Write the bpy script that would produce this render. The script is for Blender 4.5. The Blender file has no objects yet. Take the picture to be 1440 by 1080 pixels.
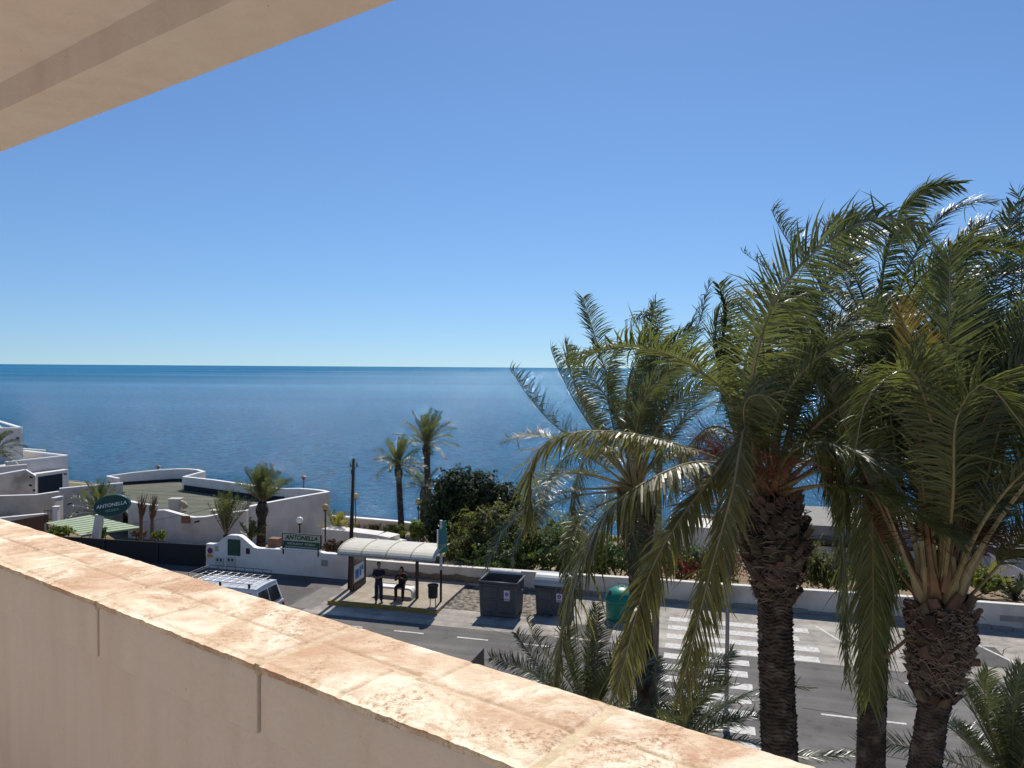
import bpy, bmesh, math, random
from mathutils import Vector, Matrix, noise
V = Vector
PI = math.pi
sc = bpy.context.scene
COL = sc.collection
rnd = random.Random(7)

# ------------------------------------------------------------------ camera
CAMZ = 10.2
F = 1050.0
ROT = Matrix.Rotation(math.radians(90 - 1.28), 3, 'X') @ Matrix.Rotation(math.radians(0.39), 3, 'Z')
cd = bpy.data.cameras.new('camera')
cam = bpy.data.objects.new('camera', cd)
COL.objects.link(cam)
cam.matrix_world = Matrix.Translation((0, 0, CAMZ)) @ ROT.to_4x4()
cd.sensor_width = 36
cd.lens = F / 1440 * 36
cd.clip_start = 0.05
cd.clip_end = 90000
sc.camera = cam
O = V((0, 0, CAMZ))


def ray(px, py):
    return ROT @ V(((px - 720) / F, (540 - py) / F, -1))


def at(px, py, d):
    r = ray(px, py)
    return O + r * (d / r.y)


def at_z(px, py, z):
    r = ray(px, py)
    return O + r * ((z - CAMZ) / r.z)


# road frame: s along the road, t across it towards the sea
RC, RS = math.cos(math.radians(14.6)), math.sin(math.radians(14.6))
UD = V((RC, -RS, 0))
ND = V((RS, RC, 0))


def R(s, t, z=0.0):
    return V((s * RC + t * RS, -s * RS + t * RC, z))


def at_t(px, py, t):
    r = ray(px, py)
    return O + r * (t / (r.x * RS + r.y * RC))


# ------------------------------------------------------------------ materials
MATS = {}


def mat(name, c1, c2=None, scale=3.0, rough=0.8, bump=0.0, bscale=20.0, spec=0.3, metal=0.0,
        lo=0.35, hi=0.65, c3=None, s3=0.7, island=0.0, trans=0.0, tcol=None, bdist=0.02, emit=None, coat=0.0):
    if name in MATS:
        return MATS[name]
    m = bpy.data.materials.new(name)
    m.use_nodes = True
    nt = m.node_tree
    N, L = nt.nodes, nt.links
    b = N['Principled BSDF']
    out = N['Material Output']
    b.inputs['Roughness'].default_value = rough
    b.inputs['Specular IOR Level'].default_value = spec
    b.inputs['Metallic'].default_value = metal
    b.inputs['Coat Weight'].default_value = coat
    b.inputs['Base Color'].default_value = (*c1, 1)
    tc = N.new('ShaderNodeTexCoord')
    colsock = None
    if c2 is not None:
        n = N.new('ShaderNodeTexNoise')
        n.inputs['Scale'].default_value = scale
        n.inputs['Detail'].default_value = 8
        n.inputs['Roughness'].default_value = 0.62
        L.new(tc.outputs['Object'], n.inputs['Vector'])
        r = N.new('ShaderNodeValToRGB')
        r.color_ramp.elements[0].position = lo
        r.color_ramp.elements[1].position = hi
        r.color_ramp.elements[0].color = (*c1, 1)
        r.color_ramp.elements[1].color = (*c2, 1)
        L.new(n.outputs['Fac'], r.inputs['Fac'])
        colsock = r.outputs['Color']
        if c3 is not None:
            n2 = N.new('ShaderNodeTexNoise')
            n2.inputs['Scale'].default_value = s3
            n2.inputs['Detail'].default_value = 6
            L.new(tc.outputs['Object'], n2.inputs['Vector'])
            r2 = N.new('ShaderNodeValToRGB')
            r2.color_ramp.elements[0].position = 0.5
            r2.color_ramp.elements[1].position = 0.68
            L.new(n2.outputs['Fac'], r2.inputs['Fac'])
            mx = N.new('ShaderNodeMix')
            mx.data_type = 'RGBA'
            L.new(r2.outputs['Color'], mx.inputs[0])
            L.new(colsock, mx.inputs[6])
            mx.inputs[7].default_value = (*c3, 1)
            colsock = mx.outputs[2]
    if island:
        g = N.new('ShaderNodeNewGeometry')
        hs = N.new('ShaderNodeHueSaturation')
        mr = N.new('ShaderNodeMapRange')
        mr.inputs['To Min'].default_value = 1 - island
        mr.inputs['To Max'].default_value = 1 + island
        L.new(g.outputs['Random Per Island'], mr.inputs['Value'])
        L.new(mr.outputs['Result'], hs.inputs['Value'])
        mr2 = N.new('ShaderNodeMapRange')
        mr2.inputs['To Min'].default_value = 0.5 - island * 0.09
        mr2.inputs['To Max'].default_value = 0.5 + island * 0.06
        mlt = N.new('ShaderNodeMath')
        mlt.operation = 'MULTIPLY'
        mlt.inputs[1].default_value = 7.31
        fr = N.new('ShaderNodeMath')
        fr.operation = 'FRACT'
        L.new(g.outputs['Random Per Island'], mlt.inputs[0])
        L.new(mlt.outputs[0], fr.inputs[0])
        L.new(fr.outputs[0], mr2.inputs['Value'])
        L.new(mr2.outputs['Result'], hs.inputs['Hue'])
        if colsock:
            L.new(colsock, hs.inputs['Color'])
        else:
            hs.inputs['Color'].default_value = (*c1, 1)
        colsock = hs.outputs['Color']
    if colsock:
        L.new(colsock, b.inputs['Base Color'])
    if bump:
        nb = N.new('ShaderNodeTexNoise')
        nb.inputs['Scale'].default_value = bscale
        nb.inputs['Detail'].default_value = 6
        L.new(tc.outputs['Object'], nb.inputs['Vector'])
        bp = N.new('ShaderNodeBump')
        bp.inputs['Strength'].default_value = bump
        bp.inputs['Distance'].default_value = bdist
        L.new(nb.outputs['Fac'], bp.inputs['Height'])
        L.new(bp.outputs['Normal'], b.inputs['Normal'])
    if trans:
        t = N.new('ShaderNodeBsdfTranslucent')
        ms = N.new('ShaderNodeMixShader')
        ms.inputs[0].default_value = trans
        if colsock and tcol is None:
            L.new(colsock, t.inputs['Color'])
        else:
            t.inputs['Color'].default_value = (*(tcol or c1), 1)
        L.new(b.outputs[0], ms.inputs[1])
        L.new(t.outputs[0], ms.inputs[2])
        L.new(ms.outputs[0], out.inputs['Surface'])
    if emit:
        b.inputs['Emission Color'].default_value = (*emit, 1)
    m.diffuse_color = (*c1, 1)
    MATS[name] = m
    return m


# ------------------------------------------------------------------ mesh builder
class MB:
    def __init__(self):
        self.v, self.f, self.m = [], [], []

    def add(self, vs, fs, mi=0):
        o = len(self.v)
        self.v += [V(p) for p in vs]
        self.f += [tuple(i + o for i in q) for q in fs]
        self.m += [mi] * len(fs)

    def quad(self, a, b, c, d, mi=0):
        self.add([a, b, c, d], [(0, 1, 2, 3)], mi)

    def hexa(self, p, mi=0):  # 8 points: bottom loop 0-3, top loop 4-7
        self.add(p, [(3, 2, 1, 0), (4, 5, 6, 7), (0, 1, 5, 4), (1, 2, 6, 5), (2, 3, 7, 6), (3, 0, 4, 7)], mi)

    def box(self, c, size, rz=0.0, mi=0, rx=0.0, ry=0.0):
        M = Matrix.Rotation(rz, 3, 'Z') @ Matrix.Rotation(rx, 3, 'X') @ Matrix.Rotation(ry, 3, 'Y')
        x, y, z = [k / 2 for k in size]
        P = [(-x, -y, -z), (x, -y, -z), (x, y, -z), (-x, y, -z), (-x, -y, z), (x, -y, z), (x, y, z), (-x, y, z)]
        self.hexa([V(c) + M @ V(p) for p in P], mi)

    def rbox(self, s0, s1, t0, t1, z0, z1, mi=0):
        self.hexa([R(s0, t0, z0), R(s1, t0, z0), R(s1, t1, z0), R(s0, t1, z0),
                   R(s0, t0, z1), R(s1, t0, z1), R(s1, t1, z1), R(s0, t1, z1)], mi)

    def prism(self, pts, ext, mi=0):
        n = len(pts)
        ext = V(ext)
        vs = [V(p) for p in pts] + [V(p) + ext for p in pts]
        fs = [tuple(range(n))[::-1], tuple(range(n, 2 * n))] + [(i, (i + 1) % n, (i + 1) % n + n, i + n) for i in range(n)]
        self.add(vs, fs, mi)

    def wall(self, pts, thick, zb, mi=0, capmi=None):
        """vertical wall along a polyline of top points, thickness away from the camera"""
        for a, b in zip(pts[:-1], pts[1:]):
            d = V((b.x - a.x, b.y - a.y, 0)).normalized()
            n = V((-d.y, d.x, 0)) * thick
            if n.y < 0:
                n = -n
            A, B = V((a.x, a.y, zb)), V((b.x, b.y, zb))
            self.hexa([A, B, B + n, A + n, a, b, b + n, a + n], mi)

    def tube(self, pts, rad, n=8, mi=0, cap=True):
        pts = [V(p) for p in pts]
        k = len(pts)
        if not hasattr(rad, '__len__'):
            rad = [rad] * k
        o = len(self.v)
        T0 = (pts[1] - pts[0]).normalized()
        up = V((0, 0, 1)) if abs(T0.z) < 0.9 else V((1, 0, 0))
        N0 = (up - T0 * up.dot(T0)).normalized()
        for i in range(k):
            T = (pts[min(i + 1, k - 1)] - pts[max(i - 1, 0)])
            T = T.normalized() if T.length > 1e-9 else T0
            N0 = (N0 - T * N0.dot(T)).normalized()
            B = T.cross(N0)
            for j in range(n):
                a = 2 * PI * j / n
                self.v.append(pts[i] + (N0 * math.cos(a) + B * math.sin(a)) * rad[i])
        for i in range(k - 1):
            for j in range(n):
                a, b = o + i * n + j, o + i * n + (j + 1) % n
                self.f.append((a, b, b + n, a + n))
                self.m.append(mi)
        if cap:
            self.f.append(tuple(o + j for j in range(n))[::-1])
            self.f.append(tuple(o + (k - 1) * n + j for j in range(n)))
            self.m += [mi, mi]

    def lathe(self, c, prof, n=20, mi=0, sx=1.0, sy=1.0, rz=0.0):
        c = V(c)
        o = len(self.v)
        for r, z in prof:
            for j in range(n):
                a = 2 * PI * j / n
                x, y = r * sx * math.cos(a), r * sy * math.sin(a)
                self.v.append(c + V((x * math.cos(rz) - y * math.sin(rz), x * math.sin(rz) + y * math.cos(rz), z)))
        for i in range(len(prof) - 1):
            for j in range(n):
                a, b = o + i * n + j, o + i * n + (j + 1) % n
                self.f.append((a, b, b + n, a + n))
                self.m.append(mi)
        self.f.append(tuple(o + j for j in range(n))[::-1])
        self.f.append(tuple(o + (len(prof) - 1) * n + j for j in range(n)))
        self.m += [mi, mi]

    def build(self, name, mats, parent=None, smooth=False, bevel=0.0, seg=2):
        loc = V((0, 0, 0))
        if parent is not None:
            loc = V(parent.location)
            if parent.parent is not None:
                pass
        me = bpy.data.meshes.new(name)
        par = parent
        base = V((0, 0, 0))
        q = parent
        while q is not None:
            base += V(q.location)
            q = q.parent
        if parent is None and self.v:
            base = V((sum(p.x for p in self.v) / len(self.v), sum(p.y for p in self.v) / len(self.v), min(p.z for p in self.v)))
        me.from_pydata([p - base for p in self.v], [], self.f)
        if not isinstance(mats, (list, tuple)):
            mats = [mats]
        for m in mats:
            me.materials.append(m)
        me.polygons.foreach_set('material_index', self.m)
        if smooth:
            me.polygons.foreach_set('use_smooth', [True] * len(self.f))
        me.validate()
        me.update()
        o = bpy.data.objects.new(name, me)
        COL.objects.link(o)
        if parent is None:
            o.location = base
        else:
            o.parent = parent
        if bevel:
            md = o.modifiers.new('bevel', 'BEVEL')
            md.width = bevel
            md.segments = seg
            md.limit_method = 'ANGLE'
        return o


def thing(name, label, cat, loc, group=None):
    o = bpy.data.objects.new(name, None)
    COL.objects.link(o)
    o.location = loc
    o.empty_display_size = 0.3
    o['label'] = label
    o['category'] = cat
    if group:
        o['group'] = group
    return o


def tag(o, label, cat, group=None, kind=None):
    o['label'] = label
    o['category'] = cat
    if group:
        o['group'] = group
    if kind:
        o['kind'] = kind
    return o


def struct(o, label=None):
    o['kind'] = 'structure'
    return o


def copy_tree(o, parent=None):
    c = o.copy()
    COL.objects.link(c)
    c.parent = parent
    for ch in [x for x in bpy.data.objects if x.parent == o]:
        copy_tree(ch, c)
    return c


def text_mb(body, size, origin, xdir, zdir, mi=0, mb=None, shear=0.0, depth=0.004, bold=0.0):
    """text as flat letters in the plane xdir / zdir, centred on origin"""
    cu = bpy.data.curves.new('lettering', 'FONT')
    cu.body = body
    cu.size = size
    cu.align_x = 'CENTER'
    cu.align_y = 'CENTER'
    cu.shear = shear
    cu.offset = bold
    cu.extrude = depth
    ob = bpy.data.objects.new('lettering', cu)
    COL.objects.link(ob)
    dg = bpy.context.evaluated_depsgraph_get()
    me = bpy.data.meshes.new_from_object(ob.evaluated_get(dg))
    xd, zd = V(xdir).normalized(), V(zdir).normalized()
    nd = xd.cross(zd)
    mb = mb or MB()
    mb.add([V(origin) + xd * p.co.x + zd * p.co.y + nd * p.co.z for p in me.vertices],
           [tuple(f.vertices) for f in me.polygons], mi)
    bpy.data.objects.remove(ob)
    bpy.data.meshes.remove(me)
    bpy.data.curves.remove(cu)
    return mb


# common materials
m_white = mat('white_render', (0.80, 0.755, 0.70), (0.70, 0.655, 0.60), 1.3, 0.9, 0.35, 25, 0.15, c3=(0.60, 0.545, 0.49), s3=0.45)
m_whitew = mat('weathered_white_wall', (0.66, 0.59, 0.52), (0.55, 0.49, 0.43), 1.1, 0.9, 0.4, 18, 0.15, c3=(0.36, 0.31, 0.26), s3=0.5)
m_conc = mat('grey_concrete', (0.30, 0.28, 0.26), (0.22, 0.21, 0.19), 2.5, 0.9, 0.4, 30, 0.2)
m_dark = mat('dark_paint', (0.02, 0.02, 0.022), rough=0.5)
m_metal = mat('grey_metal', (0.28, 0.28, 0.28), (0.2, 0.2, 0.2), 8, 0.45, metal=0.5)
m_green = mat('sign_green', (0.012, 0.085, 0.06), (0.01, 0.07, 0.05), 6, 0.45)
m_cream = mat('cream_board', (0.55, 0.52, 0.38), (0.48, 0.45, 0.33), 6, 0.6)
m_glass = mat('dark_glass', (0.02, 0.025, 0.03), rough=0.08, spec=0.6)
m_wh = mat('white_paint', (0.78, 0.78, 0.76), rough=0.5)

# ------------------------------------------------------------------ world and sun
w = bpy.data.worlds.new('World')
sc.world = w
w.use_nodes = True
wn = w.node_tree
sky = wn.nodes.new('ShaderNodeTexSky')
sky.sky_type = 'NISHITA'
sky.sun_disc = False
SUN_EL, SUN_AZ = math.radians(50), math.radians(9)
sky.sun_elevation = SUN_EL
sky.sun_rotation = SUN_AZ
sky.altitude = 2500
sky.air_density = 1.5
sky.dust_density = 1.0
sky.ozone_density = 10
_tc = wn.nodes.new('ShaderNodeTexCoord')
_va = wn.nodes.new('ShaderNodeVectorMath')
_va.operation = 'MULTIPLY_ADD'
_va.inputs[1].default_value = (1, 1, .95)
_va.inputs[2].default_value = (0, 0, .055)
wn.links.new(_tc.outputs['Generated'], _va.inputs[0])
wn.links.new(_va.outputs[0], sky.inputs['Vector'])
wn.links.new(sky.outputs[0], wn.nodes['Background'].inputs['Color'])
wn.nodes['Background'].inputs['Strength'].default_value = 0.082
S = V((math.sin(SUN_AZ) * math.cos(SUN_EL), math.cos(SUN_AZ) * math.cos(SUN_EL), math.sin(SUN_EL)))
ld = bpy.data.lights.new('sun', 'SUN')
ld.energy = 4.1
ld.angle = math.radians(0.53)
ld.color = (1.0, 0.94, 0.85)
lo = bpy.data.objects.new('sun', ld)
COL.objects.link(lo)
lo.rotation_euler = S.to_track_quat('Z', 'Y').to_euler()
lo.location = (0, 40, 60)
sc.view_settings.view_transform = 'Standard'
sc.view_settings.look = 'None'
sc.view_settings.exposure = 0.34

# ------------------------------------------------------------------ ground and sea
SEA = -9.0


def terr(s, t):
    z = -0.02
    if t > 33.3:
        z -= min((t - 33.3) * 0.125, 2.8)
    z -= 0.35 * max(0, min(1, (-s - 18) / 20)) * max(0, min(1, (t - 33.5) / 6))
    if s > -30:
        e = 56.2 + (s + 27) * .13
    elif s > -50:
        e = 56.5
    else:
        e = 56.5 + min(7, (-50 - s) * .9)
    if t > e:
        z -= min((t - e) * 2.5, 12)
        z += 0.4 * noise.noise(V((s * .5, t * .5, 0)))
    return z


def grid_mesh(name, ss, ts, zf, m):
    mb = MB()
    for t in ts:
        for s_ in ss:
            mb.v.append(R(s_, t, zf(s_, t)))
    n = len(ss)
    for j in range(len(ts) - 1):
        for i in range(n - 1):
            a = j * n + i
            mb.f.append((a, a + 1, a + n + 1, a + n))
            mb.m.append(0)
    return mb.build(name, m, smooth=True)


m_soil = mat('dry_soil', (0.26, 0.19, 0.12), (0.17, 0.125, 0.08), 1.2, 0.95, 0.6, 6, 0.1, c3=(0.09, 0.10, 0.04), s3=0.35)
ss = [-160 + 4 * i for i in range(16)] + [-96 + 1.5 * i for i in range(108)] + [66 + 4 * i for i in range(30)]
ts = [-60, -30, 0, 10, 18, 30, 33.3] + [34 + 1.0 * i for i in range(46)]
struct(grid_mesh('ground', ss, ts, terr, m_soil))

# sea
m_sea = bpy.data.materials.new('sea_water')
m_sea.use_nodes = True
nt = m_sea.node_tree
N, L = nt.nodes, nt.links
b = N['Principled BSDF']
b.inputs['IOR'].default_value = 1.333
geo = N.new('ShaderNodeNewGeometry')


def nz(scale, sy, det, rough=0.6):
    mp = N.new('ShaderNodeMapping')
    mp.inputs['Scale'].default_value = (scale, scale * sy, scale)
    L.new(geo.outputs['Position'], mp.inputs['Vector'])
    n = N.new('ShaderNodeTexNoise')
    n.inputs['Scale'].default_value = 1.0
    n.inputs['Detail'].default_value = det
    n.inputs['Roughness'].default_value = rough
    L.new(mp.outputs[0], n.inputs['Vector'])
    return n.outputs['Fac']


b.inputs['Roughness'].default_value = 0.07
b.inputs['Specular IOR Level'].default_value = 0.10
b.inputs['Specular Tint'].default_value = (0.45, 0.75, 1.0, 1)
h1 = nz(0.16, 2.4, 3, 0.55)
h2 = nz(0.62, 2.2, 6, 0.66)
h3 = nz(3.2, 1.6, 4, 0.7)
bp1 = N.new('ShaderNodeBump')
bp1.inputs['Distance'].default_value = 2.2
L.new(h1, bp1.inputs['Height'])
bp2 = N.new('ShaderNodeBump')
bp2.inputs['Distance'].default_value = 1.1
L.new(h2, bp2.inputs['Height'])
L.new(bp1.outputs[0], bp2.inputs['Normal'])
bp3 = N.new('ShaderNodeBump')
bp3.inputs['Distance'].default_value = 0.42
L.new(h3, bp3.inputs['Height'])
L.new(bp2.outputs[0], bp3.inputs['Normal'])
cr = N.new('ShaderNodeValToRGB')
cr.color_ramp.elements[0].position = 0.40
cr.color_ramp.elements[0].color = (0.016, 0.118, 0.236, 1)
cr.color_ramp.elements[1].position = 0.60
cr.color_ramp.elements[1].color = (0.036, 0.180, 0.325, 1)
L.new(nz(0.0005, 5.0, 3, .5), cr.inputs['Fac'])
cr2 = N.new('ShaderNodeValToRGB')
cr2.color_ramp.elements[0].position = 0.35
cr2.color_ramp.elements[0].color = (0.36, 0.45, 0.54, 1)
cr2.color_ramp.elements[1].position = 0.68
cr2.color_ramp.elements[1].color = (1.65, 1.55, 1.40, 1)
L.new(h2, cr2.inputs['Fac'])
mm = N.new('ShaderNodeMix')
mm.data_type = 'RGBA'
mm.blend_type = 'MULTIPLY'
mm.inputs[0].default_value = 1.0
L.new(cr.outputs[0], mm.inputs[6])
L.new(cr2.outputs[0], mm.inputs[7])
sx = N.new('ShaderNodeSeparateXYZ')
L.new(geo.outputs['Position'], sx.inputs[0])


def ymap(y0, y1, v0, v1):
    m = N.new('ShaderNodeMapRange')
    m.inputs['From Min'].default_value = y0
    m.inputs['From Max'].default_value = y1
    m.inputs['To Min'].default_value = v0
    m.inputs['To Max'].default_value = v1
    L.new(sx.outputs['Y'], m.inputs['Value'])
    return m.outputs['Result']


# waves too small to resolve offshore act as roughness
L.new(ymap(150, 900, 1.0, 0.12), bp3.inputs['Strength'])
L.new(ymap(300, 2500, 1.0, 0.25), bp2.inputs['Strength'])
dif = N.new('ShaderNodeBsdfDiffuse')
glo = N.new('ShaderNodeBsdfGlossy')
glo.inputs['Color'].default_value = (0.58, 0.76, 0.95, 1)
L.new(ymap(120, 700, 0.07, 0.17), glo.inputs['Roughness'])
mxs = N.new('ShaderNodeMixShader')
L.new(ymap(80, 900, 0.25, 0.13), mxs.inputs[0])
L.new(mm.outputs[2], dif.inputs['Color'])
L.new(bp3.outputs[0], dif.inputs['Normal'])
L.new(bp3.outputs[0], glo.inputs['Normal'])
L.new(dif.outputs[0], mxs.inputs[1])
L.new(glo.outputs[0], mxs.inputs[2])
L.new(mxs.outputs[0], N['Material Output'].inputs['Surface'])
N.remove(b)
mb = MB()
mb.quad((-45000, 20, SEA), (45000, 20, SEA), (45000, 60000, SEA), (-45000, 60000, SEA))
struct(mb.build('sea', m_sea))

# road surfaces
m_asph = mat('asphalt', (0.130, 0.120, 0.114), (0.100, 0.094, 0.090), 0.9, 0.93, 0.5, 90, 0.2, c3=(0.160, 0.148, 0.138), s3=0.25, bdist=0.01)
m_park = mat('pale_worn_asphalt', (0.35, 0.32, 0.28), (0.24, 0.22, 0.195), 2.2, 0.95, 0.7, 60, 0.15, c3=(0.43, 0.395, 0.345), s3=0.5, bdist=0.015)


def wear(m, dark, light):
    nt = m.node_tree
    N, L = nt.nodes, nt.links
    b = N['Principled BSDF']
    src = b.inputs['Base Color'].links[0].from_socket
    g_ = N.new('ShaderNodeNewGeometry')
    m0 = N.new('ShaderNodeMapping')
    m0.inputs['Rotation'].default_value = (0, 0, math.radians(14.6))
    m1 = N.new('ShaderNodeMapping')
    m1.inputs['Scale'].default_value = (.10, 1.5, 1)
    L.new(g_.outputs['Position'], m0.inputs['Vector'])
    L.new(m0.outputs[0], m1.inputs['Vector'])
    prev = src
    for vec, sc_, lo_, hi_ in ((m1.outputs[0], 1.0, .38, .66), (m0.outputs[0], .9, .55, .70)):
        n = N.new('ShaderNodeTexNoise')
        n.inputs['Scale'].default_value = sc_
        n.inputs['Detail'].default_value = 9
        n.inputs['Roughness'].default_value = .68
        L.new(vec, n.inputs['Vector'])
        r = N.new('ShaderNodeValToRGB')
        r.color_ramp.elements[0].position = lo_
        r.color_ramp.elements[1].position = hi_
        r.color_ramp.elements[0].color = (light, light, light, 1)
        r.color_ramp.elements[1].color = (dark, dark, dark, 1)
        L.new(n.outputs['Fac'], r.inputs['Fac'])
        mx = N.new('ShaderNodeMix')
        mx.data_type = 'RGBA'
        mx.blend_type = 'MULTIPLY'
        mx.inputs[0].default_value = 1
        L.new(prev, mx.inputs[6])
        L.new(r.outputs[0], mx.inputs[7])
        prev = mx.outputs[2]
    L.new(prev, b.inputs['Base Color'])


wear(m_asph, .76, 1.12)
wear(m_park, .74, 1.12)
m_pave = mat('pavement_slabs', (0.40, 0.345, 0.27), (0.33, 0.28, 0.215), 3.0, 0.9, 0.5, 40, 0.2)
m_line = mat('road_paint', (0.58, 0.565, 0.53), (0.27, 0.26, 0.245), 7.0, 0.8, 0.3, 50, 0.2, lo=0.48, hi=0.70)
m_yell = mat('yellow_kerb_paint', (0.34, 0.25, 0.04), (0.18, 0.14, 0.05), 5, 0.8, 0.3, 30)


def sheet(name, s0, s1, t0, t1, z, m, n=1):
    mb = MB()
    mb.quad(R(s0, t0, z), R(s1, t0, z), R(s1, t1, z), R(s0, t1, z))
    return struct(mb.build(name, m))


sheet('road', -120, 110, 19.0, 27.55, 0.004, m_asph)
sheet('parking_strip', -16.2, 110, 27.55, 33.1, 0.006, m_park)
sheet('side_street', -120, -16.2, 27.55, 33.1, 0.005, m_asph)
# near pavement with a kerb
mb = MB()
mb.rbox(-120, 110, 14.0, 18.85, -0.02, 0.12)
struct(mb.build('pavement', m_pave))
mb = MB()
mb.rbox(-120, 110, 18.85, 19.0, -0.02, 0.13)
struct(mb.build('kerb', m_conc, bevel=0.015))

# painted markings
mb = MB()
for k in range(-14, 22):
    s0 = -11.55 + (k) * 2.56
    mb.quad(R(s0, 26.50, 0.010), R(s0 + 1.22, 26.50, 0.010), R(s0 + 1.22, 26.60, 0.010), R(s0, 26.60, 0.010)) if not (-2.0 < s0 < 4.2) else None
for k in range(-10, 12):
    s0 = 3.4 + k * 5.2
    if not (-5.5 < s0 < 1.4):
        mb.quad(R(s0, 23.42, 0.010), R(s0 + 2.3, 23.42, 0.010), R(s0 + 2.3, 23.53, 0.010), R(s0, 23.53, 0.010))
struct(mb.build('lane_markings', m_line))
mb = MB()
k = 0
t = 19.6
while t < 31.6:
    e = 3.95 + (0.12 if k % 3 == 0 else (-0.45 if k % 3 == 1 else 0.0)) if t > 27.3 else 1.45 + .1 * (k % 2)
    mb.quad(R(-1.35, t, 0.012), R(e, t, 0.012), R(e, t + 0.5, 0.012), R(-1.35, t + 0.5, 0.012))
    t += 1.0
    k += 1
struct(mb.build('zebra_crossing', m_line))
mb = MB()
for s0 in (4.25, 9.55, 14.85, 20.2, 25.5):
    a, c = R(s0, 31.6, 0.011), R(s0 + 1.0, 29.3, 0.011)
    mb.quad(c, c + UD * 0.11, a + UD * 0.11, a)
struct(mb.build('bay_markings', m_line))
# darker shelter lay-by patch and patched asphalt
sheet('asphalt_patch', -19.5, -17.2, 28.6, 30.6, 0.009, mat('patch_asphalt', (0.105, 0.097, 0.092), (0.085, 0.079, 0.075), 2, 0.95, 0.4, 60))
sheet('concrete_patch', -17.0, -15.9, 28.0, 31.0, 0.009, mat('patch_concrete', (0.22, 0.20, 0.18), (0.17, 0.155, 0.14), 2, 0.95, 0.4, 60))

mb = MB()
for s_, t_, r_ in ((-6.2, 25.2, .33), (9.0, 24.6, .33), (14.5, 28.4, .30)):
    c_0 = R(s_, t_, 0.009)
    mb.lathe(c_0, [(r_, 0), (r_, .004), (r_ * .86, .006), (r_ * .82, .003)], 24)
struct(mb.build('manhole_covers', mat('cast_iron', (0.06, 0.055, 0.05), (0.09, 0.08, 0.07), 30, .6)))
for (a, b_, c, d) in ((5.5, 12.5, 20.6, 21.3), (9.0, 10.4, 28.8, 30.9), (-5.0, -3.4, 27.7, 29.2)):
    sheet('asphalt_patch', a, b_, c, d, 0.0085, mat('patch_asphalt', (0.075, 0.07, 0.068)))
# tar sealed cracks
rc = random.Random(5)
mb = MB()
for k in range(16):
    s0, t0 = rc.uniform(-20, 22), rc.uniform(20, 32)
    a = rc.choice([0, 0, PI / 2]) + rc.uniform(-.3, .3)
    p = V((s0, t0))
    for q in range(rc.randrange(8, 26)):
        a += rc.uniform(-.45, .45)
        n_ = p + V((math.cos(a), math.sin(a))) * .22
        w2 = V((-math.sin(a), math.cos(a))) * rc.uniform(.010, .022)
        mb.quad(R(p.x - w2.x, p.y - w2.y, .0105), R(n_.x - w2.x, n_.y - w2.y, .0105), R(n_.x + w2.x, n_.y + w2.y, .0105), R(p.x + w2.x, p.y + w2.y, .0105))
        p = n_
struct(mb.build('road_cracks', mat('tar', (0.035, 0.033, 0.032), rough=.7)))

# bus stop platform
mb = MB()
mb.rbox(-15.6, -10.65, 28.92, 32.98, -0.02, 0.15)
struct(mb.build('bus_stop_pavement', mat('warm_paving', (0.40, 0.35, 0.275), (0.28, 0.24, 0.19), 2.6, 0.92, 0.5, 50, 0.15), bevel=0.01))
mb = MB()
mb.rbox(-15.6, -10.65, 28.76, 28.918, -0.02, 0.152)
struct(mb.build('yellow_kerb', m_yell, bevel=0.015))
m_dapple = mat('dappled_shade_paving', (0.27, 0.24, 0.20), (0.085, 0.075, 0.065), 4.0, 0.95, 0.6, 40, 0.1, lo=0.42, hi=0.58)  # dappled shade of the shrubs painted into the paving as dark mottling
sheet('side_pavement', -10.74, -6.0, 29.6, 33.0, 0.02, m_dapple)

# ------------------------------------------------------------------ street walls
def wall_line(mb, segs, t, thick, zb, mi=0):
    pts = [at_t(px, py, t) for px, py in segs]
    mb.wall(pts, thick, zb, mi)


# long low wall along the far side
m_cap = mat('wall_coping', (0.70, 0.66, 0.60), (0.6, 0.56, 0.5), 4, 0.9)
g = thing('garden_wall', 'long low weathered white wall running behind the bus shelter and bins', 'wall', R(-2, 33.1, 0))
mb = MB()
zt = [(-16.0, .78), (-12, .78), (-8, .82), (-2, .90), (2, 0.93), (6, .98), (10, 1.0), (14, 1.02), (20, 1.05), (40, 1.1)]
for (a, za), (c, zc) in zip(zt[:-1], zt[1:]):
    mb.hexa([R(a, 33.1, -.4), R(c, 33.1, -.4), R(c, 33.32, -.4), R(a, 33.32, -.4), R(a, 33.1, za), R(c, 33.1, zc), R(c, 33.32, zc), R(a, 33.32, za)])
mb.build('wall', m_whitew, g)
mb = MB()
for (a, za), (c, zc) in zip(zt[:-1], zt[1:]):
    mb.hexa([R(a, 33.08, za), R(c, 33.08, zc), R(c, 33.34, zc), R(a, 33.34, za), R(a, 33.08, za + .035), R(c, 33.08, zc + .035), R(c, 33.34, zc + .035), R(a, 33.34, za + .035)])
mb.build('coping', m_cap, g)
mb = MB()   # broken rendering and ledge along the foot of the wall
rr = random.Random(4)
for k in range(60):
    s0 = -10 + k * 0.75
    hh = 0.10 + 0.12 * rr.random()
    mb.rbox(s0, s0 + 0.7, 33.02, 33.098, 0.0, hh)
mb.build('wall_footing', m_conc, g, bevel=0.01)
mb = MB()
for s0, s1 in ((9.0, 10.3), (11.3, 12.4), (12.6, 13.6), (16, 17.2)):
    mb.rbox(s0, s1, 33.085, 33.099, 0.36, 0.58)
mb.build('repair_patch', m_conc, g)
mb = MB()   # uneven brown band low on the wall behind the bench
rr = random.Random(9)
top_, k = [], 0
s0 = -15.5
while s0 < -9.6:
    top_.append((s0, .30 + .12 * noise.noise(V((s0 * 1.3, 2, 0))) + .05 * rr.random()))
    s0 += .12
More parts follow.
